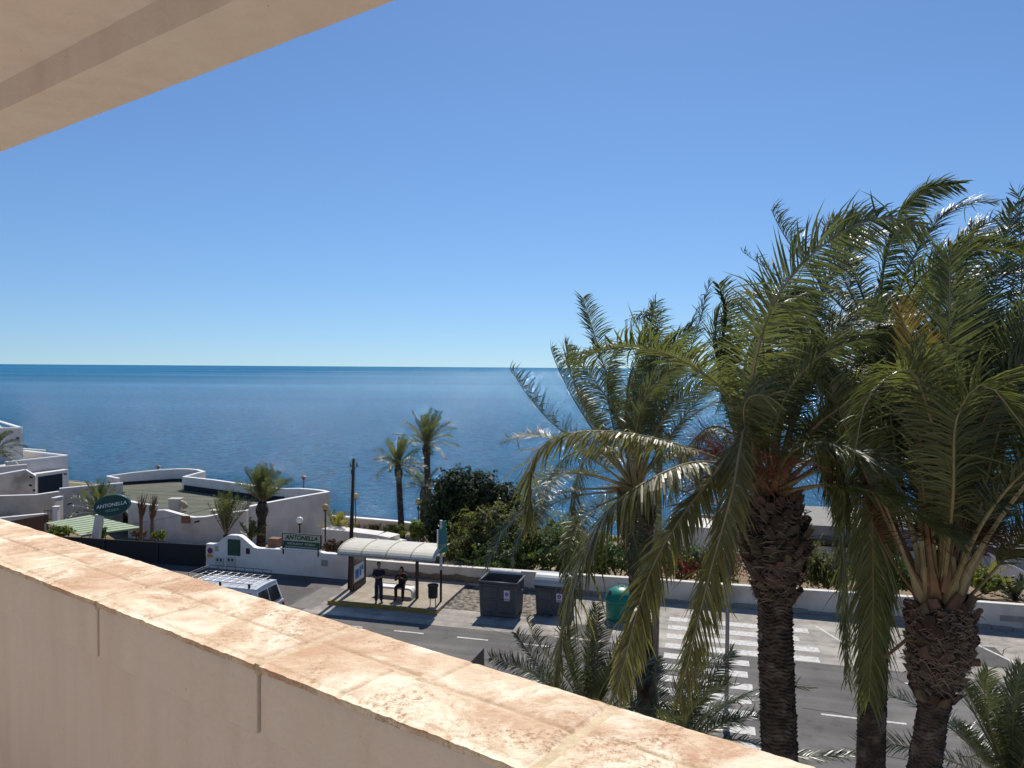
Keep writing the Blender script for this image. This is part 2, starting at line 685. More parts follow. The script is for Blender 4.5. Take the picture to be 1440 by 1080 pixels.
for (a, za), (c, zc) in zip(top_[:-1], top_[1:]):
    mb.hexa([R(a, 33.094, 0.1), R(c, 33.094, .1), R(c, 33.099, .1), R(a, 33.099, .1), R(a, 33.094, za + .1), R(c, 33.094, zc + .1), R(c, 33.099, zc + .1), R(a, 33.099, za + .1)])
mb.build('brown_foot_band', mat('mottled_brown', (0.17, 0.12, 0.085), (0.26, 0.20, 0.15), 3, .95, .5, 30), g)

# white restaurant street wall with raised gable
TW = 32.35
g = thing('street_wall', 'white street wall with a curved raised gable and green board', 'wall', R(-20, TW, 0))
top = [(290, 766), (300, 766.5), (306, 765), (314, 758), (320, 754.5), (326, 753.8), (336, 754.5), (341, 757), (350, 765), (357, 771), (362, 772.5), (396, 774), (451, 778), (456, 779.5), (493, 782)]
P = [at_t(px, py, TW) for px, py in top]
mb = MB()
mb.wall(P, 0.25, -0.1)
mb.build('wall', m_white, g)
mb = MB()
for a, c in zip(P[:-1], P[1:]):
    o1, o2 = -ND * 0.02, ND * 0.27
    u = V((0, 0, .05))
    mb.hexa([a + o1, c + o1, c + o2, a + o2, a + o1 + u, c + o1 + u, c + o2 + u, a + o2 + u])
mb.build('coping', m_wh, g)


def on_wall(root, name, px0, py0, px1, py1, m, t=TW, th=0.03, inset=None):
    a, c = at_t(px0, py1, t), at_t(px1, py1, t)
    z0, z1 = at_t((px0 + px1) / 2, py1, t).z, at_t((px0 + px1) / 2, py0, t).z
    sa = a.x * RC - a.y * RS
    sb = c.x * RC - c.y * RS
    mb = MB()
    mb.rbox(sa, sb, t - th, t - 0.002, z0, z1)
    o = mb.build(name, m, root, bevel=0.004)
    return o, (sa, sb, z0, z1)


o, e = on_wall(g, 'notice_board', 321, 758.5, 338, 781, m_green, th=0.06)
mb = MB()
mb.rbox(e[0] + .05, e[1] - .05, TW - .075, TW - .062, e[2] + .18, e[3] - .06)
mb.build('board_panel', mat('board_glass', (0.02, 0.06, 0.05), (0.03, 0.08, 0.06), 3, 0.25), o)
on_wall(g, 'small_window', 346, 771, 351.5, 779, m_dark, th=0.02)
on_wall(g, 'house_number_plate', 302.5, 768, 307, 775, mat('straw_plate', (0.45, 0.42, 0.28), rough=0.6))
for x0, x1 in ((303, 315), (319, 331)):
    o, e = on_wall(g, 'meter_box', x0, 784, x1, 797.5, mat('meter_grey', (0.50, 0.48, 0.44), rough=0.6), th=0.05)
    mb = MB()
    w_ = (e[1] - e[0])
    for q in (0.2, 0.6):
        mb.rbox(e[0] + w_ * q, e[0] + w_ * (q + .2), TW - .058, TW - .052, e[3] - .17, e[3] - .05)
    mb.build('meter_window', m_dark, o)
on_wall(g, 'vent_plate', 452, 787.5, 461, 796, mat('grille_grey', (0.30, 0.29, 0.27), rough=0.7))
mb = MB()   # no parking disc
c = at_t(295.3, 774.5, TW - 0.03)


def disc(mb, c, r, nrm, th, mi=0, n=20, sx=1):
    nrm = V(nrm).normalized()
    x = nrm.cross(V((0, 0, 1))).normalized()
    z = x.cross(nrm)
    lo_ = [c + x * (r * sx * math.cos(2 * PI * i / n)) + z * (r * math.sin(2 * PI * i / n)) for i in range(n)]
    mb.prism(lo_, nrm * th, mi)


disc(mb, c, 0.145, -ND, 0.01, 0)
disc(mb, c - ND * 0.012, 0.10, -ND, 0.004, 1)
x = (-ND).cross(V((0, 0, 1))).normalized()
for sg in (1, ):
    d1 = (x + V((0, 0, 1)) * sg).normalized()
    d2 = (x - V((0, 0, 1)) * sg).normalized()
    cc = c - ND * 0.0165
    mb.prism([cc + d1 * .11 + d2 * .014, cc + d1 * .11 - d2 * .014, cc - d1 * .11 - d2 * .014, cc - d1 * .11 + d2 * .014], -ND * .003, 0)
mb.build('no_parking_disc', [mat('sign_red', (0.32, 0.03, 0.05), rough=0.4), mat('sign_blue', (0.03, 0.04, 0.25), rough=0.4)], g)
on_wall(g, 'orange_plate', 291.5, 779.5, 299, 783.5, mat('orange_plate', (0.65, 0.28, 0.03), rough=0.5))

# hanging sign board with lettering
g = thing('restaurant_sign_board', 'cream and green rectangular sign board reading ANTONELLA above the white wall', 'sign', at_t(424, 775, TW + .1))
T2 = TW + 0.05
a = at_t(397.5, 767.5, T2)
c = at_t(450.5, 771.5, T2)
zb, zt_ = a.z - 0.02, at_t(397.5, 750.0, T2).z
sa, sb = a.x * RC - a.y * RS, c.x * RC - c.y * RS
zm = zb + (zt_ - zb) * 0.46
mb = MB()
mb.rbox(sa, sb, T2, T2 + .06, zb, zt_)
mb.build('board', m_cream, g)
mb = MB()
mb.rbox(sa + .03, sb - .03, T2 - .008, T2 - .002, zb + .04, zm)
mb.build('green_band', m_green, g)
mb = MB()
for (q0, q1, w0, w1) in ((sa - .03, sb + .03, zt_, zt_ + .035), (sa - .03, sb + .03, zb - .03, zb)):
    mb.rbox(q0, q1, T2 - .02, T2 + .08, w0, w1)
for q in (sa - .032, sb):
    mb.rbox(q, q + .032, T2 - .018, T2 + .078, zb, zt_)
mb.build('frame', m_dark, g)
mb = text_mb('ANTONELLA', 0.30, R((sa + sb) / 2, T2 - .012, (zm + zt_) / 2), UD, (0, 0, 1), shear=0.25, bold=0.008)
mb.build('lettering', m_green, g)
mb = text_mb('RESTAURANT  PIZZERIA', 0.14, R((sa + sb) / 2, T2 - .016, (zb + .04 + zm) / 2), UD, (0, 0, 1), bold=0.002)
mb.build('lettering', m_cream, g)
mb = MB()
for q in (sa + .05, sb - .1):
    mb.rbox(q, q + .05, T2 - .1, T2 - .02, zb - .35, zb + .05)
mb.build('bracket', m_dark, g)
mb = MB()
mb.rbox(sa - .1, sb - .05, TW - .05, TW + .3, zb - .12, zb - .045)
mb.build('shelf', m_wh, g)

# brown planter box on the wall
tag((lambda mb: (mb.rbox(-21.05, -20.5, 32.75, 33.2, .2, 1.60), mb.build('planter_box', mat('terracotta_box', (0.24, 0.12, 0.07), (0.19, 0.1, 0.06), 5, 0.8), bevel=.02))[1])(MB()),
    'brown terracotta coloured box standing behind the white wall', 'box')

# dark screened gate
g = thing('screen_gate', 'long dark screened fence gate left of the white gable wall', 'gate', at_t(200, 760, TW).xy.to_3d())
pl, pr = at_t(20, 750.5, TW), at_t(289, 766.5, TW)
sl, sr = pl.x * RC - pl.y * RS, pr.x * RC - pr.y * RS
m_scr = mat('dark_screen', (0.028, 0.026, 0.026), (0.02, 0.019, 0.019), 12, 0.8, 0.3, 60)
mb = MB()
mb.hexa([R(sl, TW, 0), R(sr, TW, 0), R(sr, TW + .04, 0), R(sl, TW + .04, 0), R(sl, TW, pl.z), R(sr, TW, pr.z), R(sr, TW + .04, pr.z), R(sl, TW + .04, pl.z)])
mb.build('screen', m_scr, g)
for px, pz in ((147, .1), (222, .1), (75, .1)):
    q = at_t(px, 760, TW)
    s_ = q.x * RC - q.y * RS
    mb = MB()
    mb.rbox(s_ - .05, s_ + .05, TW - .06, TW - .002, 0, pl.z + .03)
    mb.build('post', m_dark, g)
mb = MB()
a, c = at_t(130, 757.0, TW), at_t(289, 766.3, TW)
mb.hexa([a + V((0, 0, -.05)) - ND * .03, c + V((0, 0, -.05)) - ND * .03, c + V((0, 0, -.05)) - ND * .003, a + V((0, 0, -.05)) - ND * .003, a - ND * .03, c - ND * .03, c - ND * .003, a - ND * .003])
mb.build('rail', m_dark, g)

# ------------------------------------------------------------------ restaurant building
zr = 0.2
m_roof = mat('grey_green_roof_felt', (0.145, 0.15, 0.115), (0.115, 0.12, 0.092), 0.7, 0.95, 0.3, 12, 0.1, c3=(0.165, 0.168, 0.135), s3=0.22)
g = thing('restaurant_building', 'low white flat roofed restaurant with curved parapets above the sea', 'building', at(280, 760, 52).xy.to_3d() + V((0, 0, -2)))


def P3(l):
    return [at(px, py, d) for px, py, d in l]


roofpoly = P3([(219, 720, 49.2), (231, 720, 48.55), (251, 727, 47.65), (262, 729, 47.1), (273, 730, 46.75), (290, 729, 46.95), (305, 727, 47.25), (352, 720, 48.2), (378, 712, 49.6), (372, 696, 55.3), (345, 690, 56.4), (262, 680, 60), (285, 672, 63.5), (255, 668, 65), (150, 677, 61.5), (180, 712, 49.8)])
mb = MB()
mb.prism([V((p.x, p.y, zr)) for p in roofpoly], (0, 0, -0.25))
mb.build('roof', m_roof, g)
mb = MB()
mb.prism([V((p.x, p.y, -1.3)) for p in P3([(376, 712, 49.6), (400, 710, 50.9), (455, 700, 52.9), (440, 696, 54.0), (400, 696, 54.8), (372, 696, 55.3)])], (0, 0, -.2))
mb.build('lower_roof', m_conc, g)


def cwall(name, l, th, m=m_white, zb=-3.0, cap=True, flip=False):
    pts = P3(l)
    mb = MB()
    mb.wall(pts, th, zb)
    o = mb.build(name, m, g)
    if cap:
        mb = MB()
        for a, b_ in zip(pts[:-1], pts[1:]):
            d = V((b_.x - a.x, b_.y - a.y, 0)).normalized()
            n = V((-d.y, d.x, 0))
            if n.y < 0:
                n = -n
            u = V((0, 0, .06))
            a0, b0, a1, b1 = a - n * .03, b_ - n * .03, a + n * (th + .03), b_ + n * (th + .03)
            mb.hexa([a0, b0, b1, a1, a0 + u, b0 + u, b1 + u, a1 + u])
        mb.build('coping', m_wh, o)
    return o


cwall('front_wall', [(180, 706, 49.8), (197, 709.5, 49.3), (219, 712.5, 48.9)], .25)
cwall('front_wall', [(219, 719, 48.6), (231, 718.5, 48.3), (251, 724, 47.4), (262, 727.5, 46.9), (273, 729, 46.5), (290, 728, 46.7), (305, 725, 47), (351, 718.5, 47.9)], .25)
arc = []
for i in range(13):   # curved rising right wall
    u = i / 12
    px = 353 + (461 - 353) * u
    arc.append((px, 713.5 - 20.5 * u ** 0.9, 47.6 + (53 - 47.6) * u))
cwall('front_wall', arc, .25)
cwall('rear_parapet', [(259, 671.5, 59.6), (300, 676, 57.8), (345, 682.5, 56), (372, 686.5, 55.2), (400, 688.5, 54.6), (420, 688, 54.3), (440, 689.5, 53.9), (452, 691, 53.4), (461, 693, 53.1)], .22)
cwall('rear_parapet', [(150, 670.5, 61.6), (187, 665.5, 62.6), (224, 661.8, 63.6), (245, 660.5, 64.2), (262, 660.3, 64.3), (276, 661.5, 63.5), (285, 664.5, 62)], .22)
cwall('side_parapet', [(259, 671.5, 59.8), (285, 664.5, 62)], .2)
cwall('side_parapet', [(150, 670.5, 61.5), (165, 673.5, 58.5)], .2)
cwall('front_wall', [(84, 688, 55), (120, 684.5, 56), (173, 680, 57.2)], .25, m=m_whitew)
cwall('front_wall', [(72, 701, 52), (84, 698.5, 53)], .25, m=m_whitew, zb=-3)
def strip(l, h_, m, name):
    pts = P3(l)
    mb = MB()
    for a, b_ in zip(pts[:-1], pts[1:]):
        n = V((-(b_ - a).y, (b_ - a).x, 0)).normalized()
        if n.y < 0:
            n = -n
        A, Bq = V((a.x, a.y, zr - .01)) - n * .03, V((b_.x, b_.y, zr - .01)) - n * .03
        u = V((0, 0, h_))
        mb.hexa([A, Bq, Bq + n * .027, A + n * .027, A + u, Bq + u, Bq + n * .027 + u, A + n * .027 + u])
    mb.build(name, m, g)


m_seam_shade = mat('seam_and_shade_black', (0.018, 0.02, 0.022), (0.03, 0.032, 0.034), 5, .8)  # near black for the roof seams and the painted parapet shadow
strip([(259, 671.5, 59.5), (300, 676, 57.7), (345, 682.5, 55.9), (372, 686.5, 55.1), (400, 688.5, 54.5)], .42, m_seam_shade, 'parapet_shade_strip')  # shadow along the parapet foot, modelled as dark strips
strip([(165, 669, 61.9), (187, 665.5, 62.5), (224, 661.8, 63.5), (245, 660.5, 64.1), (262, 660.3, 64.2)], .22, m_seam_shade, 'parapet_shade_strip')
mb = MB()
for u in (.18, .36, .54, .72, .88):
    a = at(180, 712, 49.8).lerp(at(150, 677, 61.5), u)
    b_ = at(400, 708, 50.5).lerp(at(300, 682, 58.0), u)
    a.z = b_.z = zr + .008
    mb.quad(a, b_, b_ + V((0, .06, 0)), a + V((0, .06, 0)))
mb.build('roof_seam', m_seam_shade, g)
for px, py, d, w1, h1 in ((277, 733.5, 46.2, .32, .10), (98, 708.5, 54.5, .3, .1), (108, 722, 54.9, .12, .15)):
    p = at(px, py, d)
    mb = MB()
    mb.box(p, (w1, .12, h1), ry=-0.25)
    mb.build('spotlight', m_dark, g)
p = at(261, 730.5, 46.6)
mb = MB()
mb.box(p, (.55, .08, .48), rz=-.1)
mb.build('wall_tile', mat('tile_brown', (0.33, 0.18, 0.11), (0.22, 0.13, 0.09), 9, 0.6), g)

# rooftop equipment
g = thing('rooftop_air_conditioner', 'pale air conditioner with tan duct on the restaurant roof', 'air conditioner', V((at(252, 713, 50).x, at(252, 713, 50).y, zr + .002)))
p = at(247, 707, 51)
mb = MB()
mb.box((p.x, p.y, zr + .42), (.75, .6, .82))
mb.box((p.x, p.y, zr + .85), (.85, .7, .05))
mb.build('casing', mat('ac_case', (0.45, 0.42, 0.38), rough=0.7), g, bevel=.02)
mb = MB()
mb.tube([(p.x + .3, p.y - .1, zr + .6), (p.x + .6, p.y - .1, zr + .5), (p.x + .75, p.y - .1, zr + .22)], [.22, .2, .2], 10)
mb.build('duct', mat('duct_tan', (0.45, 0.36, 0.25), rough=0.8), g, smooth=True)
p = at(303, 717, 48.6)
g = thing('roof_vent_box', 'small tan block vent at the front edge of the restaurant roof', 'vent', V((p.x, p.y, zr + .002)))
mb = MB()
mb.box((p.x, p.y, zr + .26), (.5, .4, .5))
mb.build('block', mat('duct_tan', (0.45, 0.36, 0.25)), g, bevel=.02)
mb = MB()
mb.box((p.x, p.y, zr + .54), (.62, .52, .05))
mb.build('lid', m_cream, g, bevel=.01)
p = at(393, 704, 52.5)
g = thing('roof_hatch', 'small white hatch on the roof beside the curved parapet', 'hatch', V((p.x, p.y, zr + .002)))
mb = MB()
mb.box((p.x, p.y, zr + .18), (.7, .6, .34))
mb.build('upstand', m_conc, g)
mb = MB()
mb.box((p.x, p.y, zr + .39), (.85, .7, .07))
mb.build('lid', m_wh, g, bevel=.015)

# pergola with green roof
g = thing('green_slatted_canopy', 'pale green ribbed canopy roof beside the restaurant entrance', 'canopy', at(115, 755, 45).xy.to_3d() + V((0, 0, -1.4)))
A_, B_, C_, D_ = at(64, 735, 46.2), at(126, 724, 48.7), at(200, 741.5, 45.2), at(114, 753, 42.8)
mb = MB()
mg = mat('pale_green_sheet', (0.36, 0.43, 0.27), (0.30, 0.36, 0.23), 3, 0.6)
n = 9
for i in range(n):
    u0, u1 = i / n + .012, (i + 1) / n - .012
    a, b_, c, d = A_.lerp(D_, u0), B_.lerp(C_, u0), B_.lerp(C_, u1), A_.lerp(D_, u1)
    mb.hexa([a - V((0, 0, .04)), b_ - V((0, 0, .04)), c - V((0, 0, .04)), d - V((0, 0, .04)), a, b_, c, d])
mb.build('roof_sheet', mg, g)
mb = MB()
for i in range(n + 1):
    u0 = i / n
    a, b_ = A_.lerp(D_, u0), B_.lerp(C_, u0)
    mb.tube([a - V((0, 0, .06)), b_ - V((0, 0, .06))], .035, 4)
mb.build('rafter', mat('dark_green_beam', (0.02, 0.06, 0.04), rough=.6), g)
for q in (A_, B_, C_, D_):
    mb = MB()
    mb.tube([V((q.x, q.y, -1.9)), q - V((0, 0, .1))], .06, 6)
    mb.build('post', m_whitew, g)

# oval sign on leaning post
g = thing('oval_restaurant_sign', 'dark green oval sign reading ANTONELLA on a leaning white post', 'sign', at(128, 757, 41.5).xy.to_3d() + V((0, 0, -1.1)))
c = at(157, 711, 41)
fx = V((1, 0.25, 0.16)).normalized()
nr = V((0.25, -1, 0)).normalized()
nr = (nr - fx * nr.dot(fx)).normalized()
if nr.y > 0:
    nr = -nr
zz = nr.cross(fx)
if zz.z < 0:
    zz = -zz


def oval(mb, c, rx_, rz_, th, mi=0, n=36):
    lo_ = [c + fx * (rx_ * math.cos(2 * PI * i / n)) + zz * (rz_ * math.sin(2 * PI * i / n)) for i in range(n)]
    mb.prism(lo_, nr * th, mi)


mb = MB()
oval(mb, c, .93, .60, -.30)
mb.build('sign_body', mat('sign_dark_green', (0.012, 0.045, 0.05), (0.01, 0.035, 0.04), 5, 0.4), g, bevel=.03)
mb = MB()
oval(mb, c + nr * .002, .88, .55, .02)
mb.build('sign_face', mat('sign_teal', (0.02, 0.085, 0.075), (0.015, 0.065, 0.06), 5, .4), g)
mb = MB()
for i in range(36):
    a0, a1 = 2 * PI * i / 36, 2 * PI * (i + 1) / 36
    mb.tube([c + nr * .02 + fx * .91 * math.cos(a0) + zz * .58 * math.sin(a0), c + nr * .02 + fx * .91 * math.cos(a1) + zz * .58 * math.sin(a1)], .02, 4)
mb.build('rim', mat('sign_rim', (0.10, 0.22, 0.20), rough=.4), g)
mb = text_mb('ANTONELLA', 0.265, c + nr * .03 + zz * .04, fx, zz, shear=0.2, bold=0.004)
mb.build('lettering', m_wh, g)
mb = text_mb('PIZZERIA', 0.17, c + nr * .03 - zz * .26, fx, zz, bold=0.002)
mb.build('lettering', mat('pale_green_letters', (0.25, 0.40, 0.36)), g)
mb = MB()
a, b_ = at(127, 760, 41.6), at(138.5, 724, 41.3)
hx = V((.2, 0, 0))
a.z = -1.1
ty = V((0, .25, 0))
mb.hexa([a - hx * 1.1, a + hx * 1.1, a + hx * 1.1 + ty, a - hx * 1.1 + ty, b_ - hx, b_ + hx, b_ + hx + ty, b_ - hx + ty])
mb.build('post', m_white, g, bevel=.02)

# ------------------------------------------------------------------ modern white house on the far left
g = thing('modern_white_house', 'stepped modern white house with dark garage door at the left edge', 'house', at(30, 720, 70).xy.to_3d() + V((0, 0, -4)))


def slabwall(root, name, l, th, zb, m, capm=m_wh, capth=.07):
    pts = P3(l)
    mb = MB()
    mb.wall(pts, th, zb)
    o = mb.build(name, m, root)
    mb = MB()
    for a, b_ in zip(pts[:-1], pts[1:]):
        d = V((b_.x - a.x, b_.y - a.y, 0)).normalized()
        n = V((-d.y, d.x, 0))
        if n.y < 0:
            n = -n
        u = V((0, 0, capth))
        a0, b0, a1, b1 = a - n * .04, b_ - n * .04, a + n * (th + .04), b_ + n * (th + .04)
        mb.hexa([a0, b0, b1, a1, a0 + u, b0 + u, b1 + u, a1 + u])
    mb.build('coping', capm, o)
    return o


def roofslab(root, name, pts, th, m):
    mb = MB()
    mb.prism(pts, (0, 0, -th))
    return mb.build(name, m, root)


mw = mat('cool_white_render', (0.64, 0.62, 0.60), (0.55, 0.53, 0.51), .8, .9, .3, 20, c3=(0.46, 0.44, 0.42), s3=.3)
# tower
t0, t1, t2, t3 = at(-90, 607, 70), at(31, 602.5, 73), at(-2, 600, 82), at(-150, 602, 80)
zt0 = t1.z
for q in (t0, t2, t3):
    q.z = zt0
mb = MB()
mb.prism([V((q.x, q.y, -5)) for q in (t0, t1, t2, t3)], (0, 0, zt0 + 5 - .5))
mb.build('tower', mw, g)
mb = MB()
mb.wall([t0, t1], .25, zt0 - .5)
mb.wall([t2 + V((.01, -.3, 0)), t3 + V((0, -.3, 0))], .25, zt0 - .5)
mb.build('tower_parapet', mw, g)
mb = MB()
for a, b_ in ((t0, t1), (t1, t2)):
    d = V((b_.x - a.x, b_.y - a.y, 0)).normalized()
    n = V((-d.y, d.x, 0))
    a0, b0 = a - n * .06, b_ - n * .06
    a1, b1 = a + n * .3, b_ + n * .3
    u = V((0, 0, .12))
    mb.hexa([a0, b0, b1, a1, a0 + u, b0 + u, b1 + u, a1 + u])
mb.build('coping', m_wh, g)
slabwall(g, 'upper_block', [(32, 631.5, 78), (64, 633.8, 79)], .3, -5, mw)
# main block
a, b_, c = at(10, 651.5, 66.6), at(95.5, 641.5, 71.8), at(32, 637.8, 75.5)
for q in (a, c):
    q.z = b_.z
d = a + (c - b_)
mb = MB()
mb.prism([V((q.x, q.y, -5)) for q in (a, b_, c + V((-4, 2, 0)), d + V((-6, 2, 0)))], (0, 0, b_.z + 5 - .7))
mb.build('main_block', mw, g)
for (q0, q1) in ((a, b_), (b_ - V((.3, 0, 0)), c)):
    mb = MB()
    mb.wall([q0, q1], .25, b_.z - .7)
    o = mb.build('parapet', mw, g)
    mb = MB()
    mb.wall([q0 + V((-.03, -.04, .10)), q1 + V((.03, -.04, .10))], .33, b_.z + .002)
    mb.build('coping', m_wh, o)
# garage part in front of the block
p0, p1 = at(49, 669.5, 67.6), at(96.3, 659.5, 70.9)
p0.z = p1.z = at(72, 664, 69).z
mb = MB()
mb.wall([p0, p1], .9, -5)
mb.build('garage_block', m_white, g)
mb = MB()
q0, q1 = p0.lerp(p1, 0.09), p0.lerp(p1, 0.80)
n = V((-(p1 - p0).y, (p1 - p0).x, 0)).normalized()
zt_ = p0.z - .28
mb.hexa([V((q0.x, q0.y, zt_ - 1.85)) - n * .05, V((q1.x, q1.y, zt_ - 1.85)) - n * .05, V((q1.x, q1.y, zt_ - 1.85)) - n * .003, V((q0.x, q0.y, zt_ - 1.85)) - n * .003,
         V((q0.x, q0.y, zt_)) - n * .05, V((q1.x, q1.y, zt_)) - n * .05, V((q1.x, q1.y, zt_)) - n * .003, V((q0.x, q0.y, zt_)) - n * .003])
mb.build('garage_door', mat('garage_dark', (0.012, 0.02, 0.032), (0.01, 0.016, 0.026), 4, .6), g)
for px, py in ((92, 666.5),):
    p = at(px, py, 70.2)
    mb = MB()
    mb.box(p, (.22, .15, .14))
    mb.build('wall_lamp', m_dark, g)
mb = MB()
mb.box(at(25, 616.5, 72.5), (.2, .15, .2))
mb.build('wall_lamp', m_dark, g)
slabwall(g, 'terrace_parapet', [(-40, 661, 62), (38, 654, 64.5)], .25, -5, mw)
o = slabwall(g, 'front_wall', [(-60, 676, 58), (0, 668, 60), (36, 661.5, 61.5), (50, 670, 61.8)], .3, -5, m_whitew)
slabwall(g, 'lower_wall', [(-60, 700, 56), (50, 697, 58.5), (84, 692, 60)], .25, -5, m_whitew)
for px, py in ((44, 671), (43, 682.5), (48, 689.5)):
    mb = MB()
    mb.box(at(px, py, 61.2), (.18, .12, .16))
    mb.build('wall_lamp', m_dark, g)

# brown retaining wall and gate at the foot of the house
g = thing('brick_retaining_wall', 'brown brick retaining wall below the white house at far left', 'wall', at(50, 735, 50).xy.to_3d() + V((0, 0, -1.5)))
mb = MB()
mb.wall(P3([(-20, 732, 47), (20, 728, 49), (68, 723.5, 51)]), .3, -3)
mb.build('wall', mat('brown_brick', (0.20, 0.11, 0.07), (0.13, 0.08, 0.055), 6, .9, .5, 20), g)
mb = MB()
mb.wall([q + V((0, -.05, .08)) for q in P3([(-20, 732, 47), (20, 728, 49), (68, 723.5, 51)])], .4, at(68, 723.5, 51).z + .002)
mb.build('coping', m_cap, g)
g = thing('white_gate_pillar', 'small white pillar with a barred gate near the green canopy', 'gate', at(78, 725, 50).xy.to_3d() + V((0, 0, -1.5)))
mb = MB()
p = at(79, 716, 50.3)
mb.box((p.x, p.y, p.z - .7), (.32, .3, 1.7))
mb.box((p.x, p.y, p.z + .18), (.4, .38, .06))
mb.build('pillar', m_white, g, bevel=.02)
mb = MB()
for k in range(6):
    x_ = p.x - .3 - k * .1
    mb.tube([(x_, p.y, p.z - 1.4), (x_, p.y, p.z - .05)], .012, 5)
for z_ in (-.1, -1.2):
    mb.tube([(p.x - .15, p.y, p.z + z_), (p.x - .85, p.y, p.z + z_)], .015, 5)
mb.build('barred_gate', m_dark, g)

# terrace beyond
g = thing('seaside_terrace', 'low cream terrace wall by the sea beyond the white house', 'wall', at(120, 690, 75).xy.to_3d() + V((0, 0, -4)))
mb = MB()
mb.wall(P3([(94, 677.5, 76), (120, 680, 74), (148, 686, 71)]), .5, -6)
mb.build('wall', m_cream, g)
mb = MB()
mb.wall([q + V((0, .02, .12)) for q in P3([(94, 676.8, 76.6), (120, 679.3, 74.6), (148, 685.3, 71.6)])], .12, -6)
mb.build('dark_edge', m_conc, g)

# sea wall at the edge of the gardens
g = thing('sea_wall', 'pale promenade wall along the edge of the sea behind the gardens', 'wall', at(540, 745, 60).xy.to_3d() + V((0, 0, -3.4)))
mb = MB()
l = [(466, 727, 60), (484, 728.5, 60), (520, 731.5, 59.5), (560, 735, 59), (600, 740, 58.5), (700, 750, 58), (800, 757, 57.5), (900, 765, 57), (1100, 780, 56)]
mb.wall(P3(l), .35, -4)
mb.build('wall', m_whitew, g)
mb = MB()
mb.wall([q + V((0, -.03, .10)) for q in P3(l)], .42, -1.9)
pts = P3(l)
mb = MB()
for a, b_ in zip(pts[:-1], pts[1:]):
    u = V((0, 0, .1))
    y0, y1 = V((0, -.04, 0)), V((0, .42, 0))
    mb.hexa([a + y0, b_ + y0, b_ + y1, a + y1, a + y0 + u, b_ + y0 + u, b_ + y1 + u, a + y1 + u])
mb.build('coping', m_wh, g)

# thick white garden terrace walls behind the shelter
g = thing('white_terrace_wall', 'thick white terrace wall behind the dark telephone pole', 'wall', at(500, 755, 43).xy.to_3d() + V((0, 0, -1.5)))
mb = MB()
mb.wall(P3([(452, 744, 44), (480, 746, 43.6), (530, 752.5, 43), (548, 756, 42.6)]), 1.0, -2.2)
mb.build('wall', m_white, g)
mb = MB()
mb.wall(P3([(560, 760, 42.6), (545, 757, 46)]), .5, -2)
mb.build('end_wall', m_white, g)
for i, (l, nm) in enumerate((([(505, 788, 37.5), (532, 771, 40.5), (559, 757, 44)], 'low white garden wall slanting away from the shelter roof'),
                             ([(560, 776, 40), (582, 763, 43)], 'short white wall end just above the shelter roof middle'),
                             ([(590, 776, 40), (604, 765, 43)], 'short white wall end beside the green bus stop sign'))):
    pp = P3(l)
    mb = MB()
    mb.wall(pp, .28, -2)
    o = mb.build('white_garden_wall', m_white)
    tag(o, nm, 'wall', 'white garden walls beyond the shelter')
# tan paved court
mb = MB()
cq = [R(-13.4, 33.4, -.1), R(-7.0, 33.4, -.1), R(-7.5, 38.9, -.1), R(-11.6, 38.9, -.1)]
mb.prism(cq, (0, 0, -2))
struct(mb.build('garden_path', mat('tan_paving', (0.50, 0.40, 0.28), (0.36, 0.28, 0.19), 3.5, .95, .5, 25, .1)))

# far right houses
g = thing('seaside_villa', 'flat roofed grey villa glimpsed between the palm trunks', 'house', at(1180, 790, 50).xy.to_3d() + V((0, 0, -2.6)))
mb = MB()
mb.wall(P3([(1135, 761, 49), (1310, 775, 47.5)]), 5, -3.5)
mb.build('wall', m_white, g)
mb = MB()
a, b_ = at(1130, 738, 47.6), at(1330, 752, 46.0)
b_.z = a.z
for z0, z1, ex in ((-.62, 0, 0),):
    n = V((-(b_ - a).y, (b_ - a).x, 0)).normalized() * 7
    mb.hexa([a + V((0, 0, z0)), b_ + V((0, 0, z0)), b_ + n + V((0, 0, z0)), a + n + V((0, 0, z0)), a, b_, b_ + n, a + n])
mb.build('roof_slab', m_conc, g)
mb = MB()
mb.wall(P3([(1140, 757.5, 48.9), (1305, 771, 47.4)]), .04, -1.4)
mb.build('window_band', m_glass, g)
g = thing('pitched_white_house', 'white house with a dark flat fascia and sloping wall at right edge', 'house', at(1420, 830, 44).xy.to_3d() + V((0, 0, -2)))
mb = MB()
p0, p1, p2 = at(1394, 781, 42), at(1450, 812, 40), at(1560, 880, 36)
mb.wall([p0, p1, p2], .3, -2.5)
mb.build('sloping_wall', m_white, g)
mb = MB()
for a, b_ in ((p0, p1), (p1, p2)):
    u = V((0, 0, .12))
    n = V((.0, .35, 0))
    mb.hexa([a - n * .15, b_ - n * .15, b_ + n, a + n, a - n * .15 + u, b_ - n * .15 + u, b_ + n + u, a + n + u])
mb.build('coping', m_wh, g)
mb = MB()
a, b_ = at(1340, 767, 48), at(1600, 782, 46)
b_.z = a.z
n = V((0, 6, 0))
u = V((0, 0, -.45))
mb.hexa([a + u, b_ + u, b_ + n + u, a + n + u, a, b_, b_ + n, a + n])
mb.build('roof_slab', mat('dark_fascia', (0.10, 0.10, 0.11), rough=.8), g)
mb = MB()
a, b_ = at(1350, 779, 48.6), at(1600, 796, 46.6)
mb.wall([a, b_], 4, -3)
mb.build('wall', m_white, g)
g = thing('small_white_outbuilding', 'small white building with a dark parapet between two palms', 'building', at(980, 770, 46).xy.to_3d() + V((0, 0, -2)))
mb = MB()
a, b_ = at(958, 739, 46), at(1000, 743, 45.5)
mb.wall([a, b_], 3, -2.5)
mb.build('wall', m_white, g)
mb = MB()
a, b_ = at(944, 722, 50), at(1042, 728, 49)
b_.z = a.z
mb.wall([a, b_], .3, a.z - 1.0)
